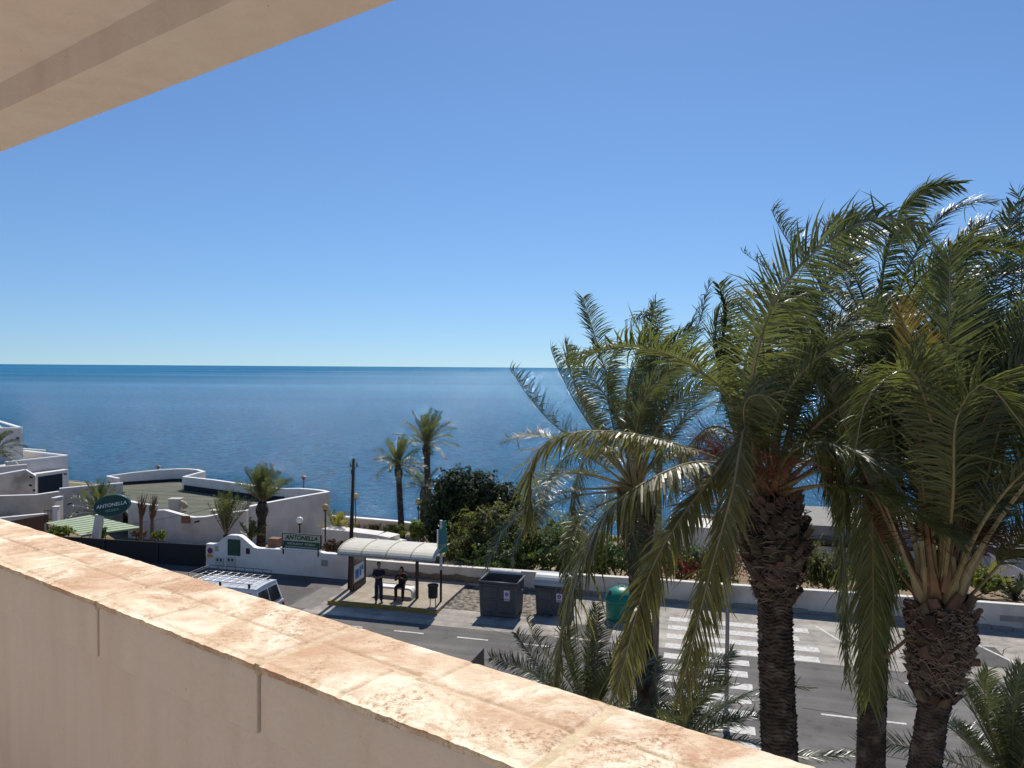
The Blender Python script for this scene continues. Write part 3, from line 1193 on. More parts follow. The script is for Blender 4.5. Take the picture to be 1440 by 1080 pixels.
mb.build('parapet', m_conc, g)
mb = MB()
mb.wall([a - V((0, -.5, .9)), b_ - V((0, -.5, .9))], 3, -3)
mb.build('rear_block', m_whitew, g)

# ------------------------------------------------------------------ balcony (the place the photograph is taken from)
ZP = CAMZ - 0.65
m_pl = mat('balcony_plaster', (0.84, 0.765, 0.695), (0.79, 0.715, 0.64), 2.4, .9, .5, 45, .15, c3=(0.84, 0.72, 0.65), s3=1.2, bdist=.008)


def weather(m, pit=(0.36, 0.28, 0.22)):
    nt = m.node_tree
    N, L = nt.nodes, nt.links
    b = N['Principled BSDF']
    src = b.inputs['Base Color'].links[0].from_socket
    tc = N.new('ShaderNodeTexCoord')
    n1 = N.new('ShaderNodeTexNoise')
    n1.inputs['Scale'].default_value = 34
    n1.inputs['Detail'].default_value = 5
    n1.inputs['Roughness'].default_value = .7
    L.new(tc.outputs['Object'], n1.inputs['Vector'])
    r1 = N.new('ShaderNodeValToRGB')
    r1.color_ramp.elements[0].position = .69
    r1.color_ramp.elements[1].position = .74
    L.new(n1.outputs['Fac'], r1.inputs['Fac'])
    mp = N.new('ShaderNodeMapping')
    mp.inputs['Scale'].default_value = (7, 7, .8)
    L.new(tc.outputs['Object'], mp.inputs['Vector'])
    n2 = N.new('ShaderNodeTexNoise')
    n2.inputs['Scale'].default_value = 1.5
    n2.inputs['Detail'].default_value = 7
    L.new(mp.outputs[0], n2.inputs['Vector'])
    r2 = N.new('ShaderNodeValToRGB')
    r2.color_ramp.elements[0].position = .45
    r2.color_ramp.elements[1].position = .75
    r2.color_ramp.elements[0].color = (1, 1, 1, 1)
    r2.color_ramp.elements[1].color = (.93, .91, .89, 1)
    L.new(n2.outputs['Fac'], r2.inputs['Fac'])
    m1 = N.new('ShaderNodeMix')
    m1.data_type = 'RGBA'
    m1.blend_type = 'MULTIPLY'
    m1.inputs[0].default_value = 1
    L.new(src, m1.inputs[6])
    L.new(r2.outputs[0], m1.inputs[7])
    m2 = N.new('ShaderNodeMix')
    m2.data_type = 'RGBA'
    L.new(r1.outputs[0], m2.inputs[0])
    L.new(m1.outputs[2], m2.inputs[6])
    m2.inputs[7].default_value = (*pit, 1)
    L.new(m2.outputs[2], b.inputs['Base Color'])


weather(m_pl)
g = thing('apartment_balcony', 'cream plastered balcony with tiled parapet and overhanging beam in the foreground', 'balcony', V((0, 1.0, CAMZ - 1.65)))
oa, ob_ = at_z(0, 729, ZP), at_z(960, 1016, ZP)
ia, ib_ = at_z(0, 788, ZP), at_z(675, 1053, ZP)
vd = ((oa - ob_).normalized() + (ia - ib_).normalized()).normalized()
nd = V((-vd.y, vd.x, 0))
if nd.y < 0:
    nd = -nd
no = (oa.dot(nd) + ob_.dot(nd)) / 2
ni = (ia.dot(nd) + ib_.dot(nd)) / 2


def B(a, n, z):
    return vd * a + nd * n + V((0, 0, z))


# joint positions along the parapet
j1 = at_z(366, 929, ZP).dot(vd)
j2 = at_z(139, 842, ZP).dot(vd)
sp = j2 - j1
joints = [j1 + k * sp for k in range(-6, 14)]
A0, A1 = joints[0], joints[-1]
TT = 0.016
# m_tile
m_tile = bpy.data.materials.new('parapet_tile')
m_tile.use_nodes = True
nt = m_tile.node_tree
N, L = nt.nodes, nt.links
b = N['Principled BSDF']
b.inputs['Roughness'].default_value = .85
b.inputs['Specular IOR Level'].default_value = .2
tc = N.new('ShaderNodeTexCoord')


def tn(scale, det, rough=.6, dist=0.0):
    n = N.new('ShaderNodeTexNoise')
    n.inputs['Scale'].default_value = scale
    n.inputs['Detail'].default_value = det
    n.inputs['Roughness'].default_value = rough
    n.inputs['Distortion'].default_value = dist
    L.new(tc.outputs['Object'], n.inputs['Vector'])
    return n.outputs['Fac']


def ramp(src, p0, c0, p1, c1):
    r = N.new('ShaderNodeValToRGB')
    r.color_ramp.elements[0].position = p0
    r.color_ramp.elements[1].position = p1
    r.color_ramp.elements[0].color = (*c0, 1)
    r.color_ramp.elements[1].color = (*c1, 1)
    L.new(src, r.inputs['Fac'])
    return r.outputs['Color']


def mixc(f, a, c, mode='MIX', fac=1.0):
    m = N.new('ShaderNodeMix')
    m.data_type = 'RGBA'
    m.blend_type = mode
    if f is not None:
        L.new(f, m.inputs[0])
    else:
        m.inputs[0].default_value = fac
    for k, s_ in ((6, a), (7, c)):
        if isinstance(s_, tuple):
            m.inputs[k].default_value = (*s_, 1)
        else:
            L.new(s_, m.inputs[k])
    return m.outputs[2]


base = ramp(tn(5.5, 8, .68, .6), .38, (0.57, 0.375, 0.25), .60, (0.76, 0.61, 0.45))
white = ramp(tn(3.4, 9, .66, 1.0), .47, (0, 0, 0), .58, (1, 1, 1))
c_ = mixc(white, base, (0.90, 0.80, 0.64))
speck = ramp(tn(70, 8, .8), .47, (0, 0, 0), .60, (1, 1, 1))
patch = ramp(tn(4.6, 7, .7, .8), .48, (0, 0, 0), .60, (1, 1, 1))
sp2 = mixc(None, speck, patch, 'MULTIPLY', 1.0)
c_ = mixc(sp2, c_, (0.40, 0.23, 0.13))
crk = ramp(tn(2.6, 12, .72, 1.6), .485, (0, 0, 0), .50, (1, 1, 1))
crk2 = ramp(tn(2.6, 12, .72, 1.6), .515, (1, 1, 1), .50, (0, 0, 0))
grey = ramp(tn(9, 10, .8, 1.5), .60, (0, 0, 0), .70, (1, 1, 1))
c_ = mixc(grey, c_, (0.34, 0.24, 0.17))
at_ = N.new('ShaderNodeAttribute')
at_.attribute_name = 'groove'
c_ = mixc(at_.outputs['Fac'], c_, (0.46, 0.33, 0.21))
L.new(c_, b.inputs['Base Color'])
bp = N.new('ShaderNodeBump')
bp.inputs['Strength'].default_value = 1.0
bp.inputs['Distance'].default_value = .006
L.new(tn(45, 10, .7), bp.inputs['Height'])
L.new(bp.outputs[0], b.inputs['Normal'])

m_mort = mat('tile_mortar', (0.66, 0.56, 0.40), (0.50, 0.40, 0.27), 30, .95, .6, 80, .1, bdist=.004)
mid = (no + ni) / 2
for k in range(len(joints) - 1):
    a0, a1 = joints[k] + .009, joints[k + 1] - .009
    nu, nv = 120, 48
    gr = []
    mb = MB()
    ov0, ov1 = ni - .006, no + .006

    def hz(u, v):
        a = a0 + (a1 - a0) * u
        n = ov0 + (ov1 - ov0) * v
        e = min((a - a0), (a1 - a), (n - ov0), (ov1 - n))
        z = -0.007 * math.exp(-max(e, 0) / .006)
        z += .0012 * noise.noise(V((a * 9, n * 9, k)))
        # faint lengthwise groove and cross cracks between the small tiles
        g1 = abs(n - mid - .010 * noise.noise(V((a * 3, 5, k))) - (0.018 if (a - a0) > .38 else 0))
        z -= .0048 * math.exp(-(g1 / .0045) ** 2) * (0.4 + 0.6 * abs(noise.noise(V((a * 5, 1, k)))) * 2)
        cpos = a0 + (.36 if n > mid else .47) * (a1 - a0) / .74 + .012 * noise.noise(V((n * 14, k, 2)))
        z -= .0040 * math.exp(-((a - cpos) / .005) ** 2)
        gr.append(min(1, (0.75 * math.exp(-(g1 / .005) ** 2) + .7 * math.exp(-((a - cpos) / .0045) ** 2)) * (.45 + .9 * abs(noise.noise(V((a * 17, n * 17, k)))) * 2)))
        return a, n, z
    for i in range(nu + 1):
        for j in range(nv + 1):
            u, v = i / nu, j / nv
            u = .5 - .5 * math.cos(PI * u) if False else u
            # crowd rows close to the edges
            v2 = v * .94 + .03 if 0 < j < nv else v
            u2 = u if 0 < i < nu else u
            a, n, z = hz(u2, v2)
            wob = 0.004 * noise.noise(V((a * 14, 7 + k, j // nv))) + 0.003 * noise.noise(V((a * 50, 2, j // nv)))
            if j == 0:
                n += wob
            if j == nv:
                n += wob
            mb.v.append(B(a, n, ZP + z))
    W = nv + 1
    for i in range(nu):
        for j in range(nv):
            q = i * W + j
            mb.f.append((q, q + W, q + W + 1, q + 1))
            mb.m.append(0)
    # skirt
    per = [i * W for i in range(nu + 1)] + [nu * W + j for j in range(1, W)] + [i * W + nv for i in range(nu - 1, -1, -1)] + [j for j in range(nv - 1, 0, -1)]
    o_ = len(mb.v)
    for q in per:
        p = mb.v[q].copy()
        p.z = ZP - TT - .004
        mb.v.append(p)
    L_ = len(per)
    for q in range(L_):
        mb.f.append((per[q], per[(q + 1) % L_], o_ + (q + 1) % L_, o_ + q))
        mb.m.append(0)
    o = mb.build('parapet_tile', m_tile, g, smooth=True)
    ga_ = o.data.attributes.new('groove', 'FLOAT', 'POINT')
    vals = gr + [0.0] * (len(o.data.vertices) - len(gr))
    ga_.data.foreach_set('value', vals[:len(o.data.vertices)])
    if k < len(joints) - 2:
        mb = MB()
        nn = 24
        for q in range(nn):
            n0, n1 = ni - .002 + (no - ni + .004) * q / nn, ni - .002 + (no - ni + .004) * (q + 1) / nn
            z0 = ZP - .006 + .002 * noise.noise(V((q * .6, k, 0)))
            z1 = ZP - .006 + .002 * noise.noise(V(((q + 1) * .6, k, 0)))
            ja = joints[k + 1]
            mb.hexa([B(ja - .012, n0, ZP - .03), B(ja + .012, n0, ZP - .03), B(ja + .012, n1, ZP - .03), B(ja - .012, n1, ZP - .03),
                     B(ja - .012, n0, z0), B(ja + .012, n0, z0), B(ja + .012, n1, z1), B(ja - .012, n1, z1)])
        mb.build('mortar_joint', m_mort, g)


def bbox(mb, a0, a1, n0, n1, z0, z1, mi=0):
    mb.hexa([B(a0, n0, z0), B(a1, n0, z0), B(a1, n1, z0), B(a0, n1, z0), B(a0, n0, z1), B(a1, n0, z1), B(a1, n1, z1), B(a0, n1, z1)], mi)


for k in range(len(joints) - 1):
    mb = MB()
    bbox(mb, joints[k] + .007, joints[k + 1] - .007, ni, no, ZP - .165, ZP - TT - .003)
    mb.build('capping_block', m_pl, g, bevel=.003)
mb = MB()
bbox(mb, A0, A1, ni + .010, no - .012, ZP - .163, ZP - TT - .006)
mb.build('capping_core', mat('joint_filler', (0.50, 0.41, 0.34), (0.40, 0.32, 0.26), 20, .95), g)
mb = MB()
m_pk = mat('pinkish_plaster', (0.85, 0.755, 0.685), (0.80, 0.72, 0.65), 1.6, .9, .6, 30, .15, c3=(0.85, 0.69, 0.62), s3=1.1, bdist=.012)
weather(m_pk)
bbox(mb, A0, A1, ni + .030, no - .006, ZP - 1.0, ZP - .166)
mb.build('parapet_wall', m_pk, g)
m_floor = mat('balcony_floor_tiles', (0.86, 0.80, 0.745), (0.82, 0.76, 0.70), 4, .6, .2, 30)
mb = MB()
bbox(mb, A0, A1, -1.2, ni + .003, ZP - 1.2, ZP - 1.0)
mb.build('balcony_floor', m_floor, g)
mb = MB()
bbox(mb, A0, A1, -1.5, -1.2, -.02, CAMZ + 1.4)
mb.build('rear_wall', m_pl, g)
mb = MB()
bbox(mb, A0, A1, -1.2, no - .01, -.02, ZP - 1.202)
mb.build('facade', m_pl, g)
# overhead beam and ceiling
K1 = CAMZ + .89
K2 = CAMZ + .985
pa, pb = at_z(0, 214, K1), at_z(556, 0, K1)
qa, qb = at_z(0, 156, K1), at_z(330, 0, K1)
dv = (pa - pb).normalized()
dq = (qa - qb).normalized()
P0, P1 = pa + dv * 7, pb - dv * 5
Q0, Q1 = qa + dq * 7, qb - dq * 5
mb = MB()
nseg = 160
for i in range(nseg):
    pts = []
    for u in (i / nseg, (i + 1) / nseg):
        jit = nd * (.0035 * noise.noise(V((u * 110, 0, 0))) + .002 * noise.noise(V((u * 400, 9, 0))))
        jz = V((0, 0, .002 * noise.noise(V((u * 80, 4, 0)))))
        pts.append((P0.lerp(P1, u) + jit, Q0.lerp(Q1, u) - jit * .7 + jz))
    (o0, i0), (o1, i1) = pts
    up = V((0, 0, .34))
    lowc = V((0, 0, .012))
    # bottom, outer, inner
    mb.add([i0, i1, o1, o0, i0 + up, i1 + up, o1 + up, o0 + up], [(0, 1, 2, 3), (3, 2, 6, 7), (1, 0, 4, 5), (4, 7, 6, 5)])
mb.build('edge_beam', m_pl, g)
mb = MB()
c0, c1 = Q0 - nd * 2.6, Q1 - nd * 2.6
h = V((0, 0, K2 - K1))
mb.hexa([c0 + h, c1 + h, Q1 + h - nd * -.02, Q0 + h + nd * .02, c0 + h + V((0, 0, .2)), c1 + h + V((0, 0, .2)), Q1 + h + nd * .02 + V((0, 0, .2)), Q0 + h + nd * .02 + V((0, 0, .2))])
mb.build('ceiling', m_pl, g)
mb = MB()
mb.prism([c0 + V((0, 0, 0.34)), c1 + V((0, 0, .34)), P1 + V((0, 0, .341)), P0 + V((0, 0, .341))], (0, 0, .12))
mb.build('upper_slab', m_conc, g)
# ------------------------------------------------------------------ bus shelter
g = thing('bus_shelter', 'brown framed bus shelter with a cream barrel roof and advert panel', 'bus shelter', R(-13, 30, .15))
m_brown = mat('shelter_brown', (0.055, 0.035, 0.028), (0.04, 0.026, 0.02), 10, .5)
m_shroof = mat('shelter_cream_roof', (0.62, 0.58, 0.47), (0.52, 0.485, 0.39), 2.5, .42, .1, 12, .5)
ZB = .15
prof = []
for i in range(11):
    a = math.radians(200 - 135 * i / 10)
    prof.append((29.95 + 1.02 * math.cos(a) * 1.0, 2.42 + .34 * math.sin(a) + .08))
prof = [(28.98, 2.16), (29.02, 2.24), (29.12, 2.32), (29.28, 2.39), (29.5, 2.445), (29.75, 2.475), (30.05, 2.49), (30.4, 2.48), (30.75, 2.45)]
s_e = [-15.25, -14.15, -13.02, -11.9, -10.8]
for i in range(4):
    mb = MB()
    s0, s1 = s_e[i] + .012, s_e[i + 1] - .012
    for (ta, za), (tb, zb) in zip(prof[:-1], prof[1:]):
        dz = -.03
        mb.hexa([R(s0, ta, za + dz), R(s1, ta, za + dz), R(s1, tb, zb + dz), R(s0, tb, zb + dz), R(s0, ta, za), R(s1, ta, za), R(s1, tb, zb), R(s0, tb, zb)])
    mb.build('roof_panel', m_shroof, g)
mb = MB()
for s0 in s_e:
    mb.tube([R(s0, a, z + .01) for a, z in prof], .028, 6)
mb.build('roof_rib', m_cream, g, smooth=True)
mb = MB()
mb.rbox(-15.25, -10.8, 28.95, 29.01, 2.09, 2.155)
mb.rbox(-15.25, -10.8, 30.72, 30.80, 2.36, 2.43)
mb.build('gutter', m_metal, g, bevel=.01)
for s0, t0, zt_ in ((-12.04, 30.12, 2.45), (-15.22, 30.25, 2.45), (-15.22, 31.55, 2.15)):
    mb = MB()
    mb.rbox(s0 - .06, s0 + .06, t0 - .06, t0 + .06, ZB, zt_)
    mb.build('post', m_brown, g, bevel=.01)
mb = MB()
mb.tube([R(-15.2, 31.5, 2.15), R(-15.2, 30.7, 2.44)], .03, 6)
mb.tube([R(-12.5, 30.74, 2.44), R(-12.5, 30.74, 1.8)], .02, 6)
mb.tube([R(-15.2, 30.75, 2.46), R(-14.5, 30.75, 1.85)], .014, 5)
mb.build('roof_brace', m_brown, g)
mb = MB()
mb.rbox(-15.27, -15.17, 30.32, 31.48, .42, 2.05)
pan = mb.build('advert_panel', mat('advert_frame', (0.10, 0.09, 0.085), rough=.4), g, bevel=.01)
mb = MB()
mb.rbox(-15.168, -15.160, 30.40, 31.40, .50, 1.25)
mb.build('poster', mat('poster_white', (0.55, 0.60, 0.66), (0.48, 0.55, 0.63), 3, .4), pan)
mb = MB()
for (a, b_, c, d) in ((30.5, 30.86, .62, 1.04), (30.92, 31.08, .66, 1.10), (31.14, 31.32, .9, 1.12)):
    mb.rbox(-15.158, -15.155, a, b_, c, d)
mb.build('poster_print', mat('poster_blue', (0.03, 0.09, 0.30), (0.05, 0.2, 0.5), 6, .4), pan)
mb = MB()
mb.rbox(-15.168, -15.160, 30.40, 31.40, 1.29, 1.98)
mb.build('poster_glass', mat('tinted_glass', (0.16, 0.12, 0.11), (0.22, 0.17, 0.15), 5, .2), pan)
mb = MB()
mb.rbox(-15.30, -15.14, 30.35, 31.45, ZB, .40)
mb.build('panel_plinth', m_brown, g)

# bench
g = thing('white_bench', 'white curved bench under the bus shelter roof', 'bench', R(-13, 30.5, ZB))
mw2 = mat('bench_white', (0.74, 0.73, 0.70), (0.66, 0.65, 0.62), 4, .5)
mb = MB()
mb.rbox(-14.0, -12.36, 29.95, 30.41, ZB + .36, ZB + .45)
mb.rbox(-14.0, -12.36, 30.39, 30.45, ZB + .30, ZB + .50)
mb.build('seat', mw2, g, bevel=.035, seg=4)
mb = MB()
outer, inner = [], []
for i in range(9):
    a = math.radians(90 - 90 * i / 8)
    outer.append((-12.38 + .22 * math.cos(a), ZB + .23 + .22 * math.sin(a)))
    inner.append((-12.38 + .14 * math.cos(a), ZB + .23 + .14 * math.sin(a)))
outer.append((-12.16, ZB))
inner.append((-12.24, ZB))
for (a, b_), (c, d) in zip(zip(outer[:-1], outer[1:]), zip(inner[:-1], inner[1:])):
    mb.hexa([R(a[0], 29.95, a[1]), R(b_[0], 29.95, b_[1]), R(b_[0], 30.41, b_[1]), R(a[0], 30.41, a[1]),
             R(c[0], 29.95, c[1]), R(d[0], 29.95, d[1]), R(d[0], 30.41, d[1]), R(c[0], 30.41, c[1])])
mb.build('leg', mw2, g)
mb = MB()
mb.rbox(-13.95, -13.8, 30.0, 30.36, ZB, ZB + .365)
mb.build('leg', mw2, g, bevel=.02)

# bus stop sign
pS = R(-10.9, 30.0, .02)
g = thing('bus_stop_sign', 'green bus stop sign on a grey pole beside the shelter', 'sign', pS)
mb = MB()
mb.tube([pS, pS + V((0, 0, 1.55))], .05, 10)
mb.build('pole_base', m_dark, g, smooth=False)
mb = MB()
mb.tube([pS + V((0, 0, 1.5)), pS + V((0, 0, 3.62))], .062, 10)
mb.build('pole', mat('pole_grey', (0.45, 0.46, 0.48), rough=.5, metal=.2), g)
dirp = (V((.78, .62, 0))).normalized()
nn_ = V((dirp.y, -dirp.x, 0))
m_sg = mat('bus_sign_green', (0.03, 0.22, 0.13), (0.025, 0.18, 0.11), 4, .4)
c = pS + V((0, 0, 2.75)) - dirp * .0


def board(mb, c, w_, h_, th, mi=0, off=0.0):
    a = c - dirp * w_ / 2 + nn_ * off
    mb.hexa([a - V((0, 0, h_ / 2)), a + dirp * w_ - V((0, 0, h_ / 2)), a + dirp * w_ + nn_ * th - V((0, 0, h_ / 2)), a + nn_ * th - V((0, 0, h_ / 2)),
             a + V((0, 0, h_ / 2)), a + dirp * w_ + V((0, 0, h_ / 2)), a + dirp * w_ + nn_ * th + V((0, 0, h_ / 2)), a + nn_ * th + V((0, 0, h_ / 2))], mi)


mb = MB()
board(mb, c, .46, 1.02, .05, 0, .065)
o = mb.build('sign_board', m_sg, g, bevel=.006)
mb = MB()
board(mb, c + V((0, 0, .17)), .34, .5, .004, 0, .117)
mb.build('map_panel', mat('sign_deep_blue', (0.02, 0.10, 0.16), (0.05, 0.2, 0.2), 14, .4), o)
mb = MB()
board(mb, c + V((0, 0, -.2)), .34, .14, .004, 0, .117)
mb.build('timetable', m_metal, o)
mb = MB()
a = c - dirp * .25 + nn_ * .06
mb.hexa([a + V((0, 0, -.52)), a + dirp * .02 + V((0, 0, -.52)), a + dirp * .02 + nn_ * .07 + V((0, 0, -.52)), a + nn_ * .07 + V((0, 0, -.52)),
         a + V((0, 0, .52)), a + dirp * .02 + V((0, 0, .52)), a + dirp * .02 + nn_ * .07 + V((0, 0, .52)), a + nn_ * .07 + V((0, 0, .52))])
mb.build('edge_trim', m_wh, o)
mb = MB()
board(mb, pS + V((0, 0, 3.42)) + dirp * .12, .20, .34, .04, 0, .03)
mb.build('route_plate', m_sg, g)

# litter bin
pB = R(-11.0, 29.30, .154)
g = thing('litter_bin', 'black litter bin on two legs beside the yellow kerb', 'bin', pB)
mb = MB()
mb.lathe(pB + V((0, 0, .38)), [(.17, 0), (.20, .05), (.205, .45), (.23, .46), (.23, .53), (.19, .54), (.18, .50)], 18)
mb.build('bin_body', m_dark, g, smooth=False)
mb = MB()
mb.tube([pB + V((0, 0, .36)), pB + V((0, 0, .40))], [.2, .2], 14)
mb.build('ring', m_metal, g)
for sx in (-.12, .12):
    mb = MB()
    mb.tube([pB + UD * sx, pB + UD * sx + V((0, 0, .40))], .018, 6)
    mb.build('leg', m_dark, g)

# ------------------------------------------------------------------ containers
m_cont = mat('container_grey', (0.085, 0.09, 0.095), (0.065, 0.07, 0.075), 1.8, .55, .1, 30)
m_contl = mat('container_pale_lid', (0.38, 0.40, 0.41), (0.31, 0.33, 0.34), 2, .4)


def container(s0, t0, w_, dp, h_, label, is_open, pt):
    g = thing('waste_container', label, 'container', R(s0 + w_ / 2, t0 + dp / 2, .006), 'grey waste containers along the wall')
    z0 = .03
    mb = MB()
    i_ = .055
    Bq = [R(s0 + i_, t0 + i_ * .5, z0), R(s0 + w_ - i_, t0 + i_ * .5, z0), R(s0 + w_ - i_, t0 + dp - i_, z0), R(s0 + i_, t0 + dp - i_, z0)]
    Tq = [R(s0, t0, h_), R(s0 + w_, t0, h_), R(s0 + w_, t0 + dp, h_), R(s0, t0 + dp, h_)]
    th = .05
    Ti = [R(s0 + th, t0 + th, h_), R(s0 + w_ - th, t0 + th, h_), R(s0 + w_ - th, t0 + dp - th, h_), R(s0 + th, t0 + dp - th, h_)]
    Bi = [p + V((0, 0, .35)) for p in [R(s0 + i_ + th, t0 + i_ + th, z0), R(s0 + w_ - i_ - th, t0 + i_ + th, z0), R(s0 + w_ - i_ - th, t0 + dp - i_ - th, z0), R(s0 + i_ + th, t0 + dp - i_ - th, z0)]]
    mb.add(Bq + Tq + Ti + Bi, [(3, 2, 1, 0)] + [(k, (k + 1) % 4, (k + 1) % 4 + 4, k + 4) for k in range(4)] +
           [(k + 4, (k + 1) % 4 + 4, (k + 1) % 4 + 8, k + 8) for k in range(4)] +
           [(k + 8, (k + 1) % 4 + 8, (k + 1) % 4 + 12, k + 12) for k in range(4)] + [(12, 13, 14, 15)])
    mb.build('container_body', m_cont, g, bevel=.03, seg=3)
    mb = MB()
    for (a, b_) in ((0, 1), (1, 2), (2, 3), (3, 0)):
        mb.tube([Tq[a], Tq[b_]], .05, 8)
    for q in Tq:
        mb.lathe(q, [(.01, -.05), (.05, -.02), (.05, .02), (.01, .05)], 8)
    mb.build('rim', m_cont, g, smooth=True)
    mb = MB()
    for k in range(2):
        for v in (.12, .52):
            a = Bq[0].lerp(Bq[1], .07 + .46 * k).lerp(Tq[0].lerp(Tq[1], .07 + .46 * k), v)
            b_ = Bq[0].lerp(Bq[1], .07 + .40 + .46 * k).lerp(Tq[0].lerp(Tq[1], .07 + .40 + .46 * k), v)
            e = b_ + (Tq[0] - Bq[0]) * .34
            f2 = a + (Tq[0] - Bq[0]) * .34
            mb.tube([a - ND * .004, b_ - ND * .004, e - ND * .004, f2 - ND * .004, a - ND * .004], .016, 5)
    mb.tube([Bq[0].lerp(Tq[0], .93) - ND * .02, Bq[1].lerp(Tq[1], .93) - ND * .02], .03, 6)
    mb.build('pressed_rib', m_cont, g)
    for sx in (.12, w_ - .12):
        for tx in (.14, dp - .16):
            mb = MB()
            c = R(s0 + sx, t0 + tx, .075)
            mb.tube([c - UD * .03, c + UD * .03], .075, 12)
            mb.build('wheel', m_dark, g)
    mb = MB()
    for sx in (-.05, w_ + .05):
        mb.tube([R(s0 + sx, t0 + dp * .5 - .05, h_ * .72), R(s0 + sx, t0 + dp * .5 + .05, h_ * .72)], .05, 8)
        mb.tube([R(s0 + w_ / 2, t0 + dp * .5, h_ * .72), R(s0 + sx, t0 + dp * .5, h_ * .72)], .02, 6) if False else None
    mb.build('trunnion', m_metal, g)
    # sticker
    x0 = w_ * pt
    mb = MB()
    fr = (h_ * .86 - h_ * .62) / h_

    def fp(sx, z):
        u = (z - z0) / (h_ - z0)
        return R(s0 + sx, t0 + i_ * .5 * (1 - u) - .006, z)
    mb.quad(fp(x0, h_ * .50), fp(x0 + .24, h_ * .50), fp(x0 + .24, h_ * .80), fp(x0, h_ * .80))
    st = mb.build('sticker', mat('sticker_white', (0.62, 0.58, 0.60), rough=.5), g)
    mb = MB()
    cc = fp(x0 + .12, h_ * .69) - ND * .002
    disc(mb, cc, .085, -ND, .002, 0)
    disc(mb, cc - ND * .003, .055, -ND, .002, 1)
    for q in (.55, .58):
        a = fp(x0 + .04, h_ * q) - ND * .003
        b_ = fp(x0 + .20, h_ * q) - ND * .003
        mb.quad(a, b_, b_ + V((0, 0, .012)), a + V((0, 0, .012)), 0)
    mb.build('sticker_symbol', [mat('sticker_purple', (0.13, 0.05, 0.22), rough=.5), mat('sticker_lilac', (0.3, 0.2, 0.42), rough=.5)], st)
    mb = MB()
    if is_open:   # folded back lid, seen as a pale bar behind the opening
        for i in range(6):
            a0, a1 = math.radians(20 + i * 22), math.radians(20 + (i + 1) * 22)
            r_ = .20
            cx, cz = t0 + dp - .02, h_ + .02
            mb.hexa([R(s0 + .12, cx - r_ * math.cos(a0), cz + r_ * math.sin(a0)), R(s0 + w_ - .12, cx - r_ * math.cos(a0), cz + r_ * math.sin(a0)),
                     R(s0 + w_ - .12, cx - r_ * math.cos(a1), cz + r_ * math.sin(a1)), R(s0 + .12, cx - r_ * math.cos(a1), cz + r_ * math.sin(a1)),
                     R(s0 + .12, cx - (r_ - .03) * math.cos(a0), cz + (r_ - .03) * math.sin(a0)), R(s0 + w_ - .12, cx - (r_ - .03) * math.cos(a0), cz + (r_ - .03) * math.sin(a0)),
                     R(s0 + w_ - .12, cx - (r_ - .03) * math.cos(a1), cz + (r_ - .03) * math.sin(a1)), R(s0 + .12, cx - (r_ - .03) * math.cos(a1), cz + (r_ - .03) * math.sin(a1))])
        mb.build('lid', m_contl, g, bevel=.01)
    else:
        n = 12
        for i in range(n):
            a0, a1 = PI * i / n, PI * (i + 1) / n
            f_ = lambda a, r: (t0 + dp / 2 - (dp / 2 + .03) * r * math.cos(a), h_ + .05 + .42 * r * math.sin(a))
            p0, p1, q0, q1 = f_(a0, 1), f_(a1, 1), f_(a0, .93), f_(a1, .93)
            mb.hexa([R(s0 - .03, *q0), R(s0 + w_ + .03, *q0), R(s0 + w_ + .03, *q1), R(s0 - .03, *q1), R(s0 - .03, *p0), R(s0 + w_ + .03, *p0), R(s0 + w_ + .03, *p1), R(s0 - .03, *p1)])
        for sx in (-.028, w_ - .002):
            pts = [R(s0 + sx, t0 + dp / 2 - (dp / 2 + .02) * math.cos(PI * i / n), h_ + .05 + .41 * math.sin(PI * i / n)) for i in range(n + 1)]
            mb.prism(pts, UD * .03)
        mb.build('lid', m_contl, g)
    return g


container(-8.93, 29.1, 1.62, 1.25, 1.42, 'dark grey open waste container with sticker beside the bus stop', True, .66)
container(-6.75, 29.9, 1.5, 1.15, 1.18, 'grey waste container with a closed pale rounded lid', False, .6)

# green recycling igloo
pI = R(-3.22, 30.35, .006)
g = thing('recycling_igloo', 'green domed bottle recycling container by the long wall', 'recycling bin', pI)
m_ig = mat('igloo_green', (0.012, 0.20, 0.135), (0.01, 0.16, 0.11), 2, .38, .1, 20)
mb = MB()
mb.lathe(pI, [(.60, .0), (.64, .10), (.66, .45), (.66, .78)], 28)
o = mb.build('lower_body', m_ig, g, smooth=False)
mb = MB()
pr = [(.70, .76), (.70, .83)] + [(.67 * math.cos(math.radians(a)), .83 + .50 * math.sin(math.radians(a))) for a in range(8, 90, 9)] + [(.06, 1.335)]
mb.lathe(pI, pr, 28)
mb.build('dome', m_ig, g, smooth=True)
for az in (200, 340):
    a = math.radians(az)
    c = pI + V((.56 * math.cos(a), .56 * math.sin(a), 1.11))
    nr_ = V((math.cos(a) * .75, math.sin(a) * .75, .66)).normalized()
    mb = MB()
    disc(mb, c, .10, nr_, .03)
    mb.build('bottle_hole', m_dark, g)
mb = MB()
mb.tube([pI + V((-.16, 0, 1.28)), pI + V((-.16, 0, 1.45)), pI + V((.16, 0, 1.45)), pI + V((.16, 0, 1.28))], .016, 6)
mb.build('lifting_handle', m_dark, g)

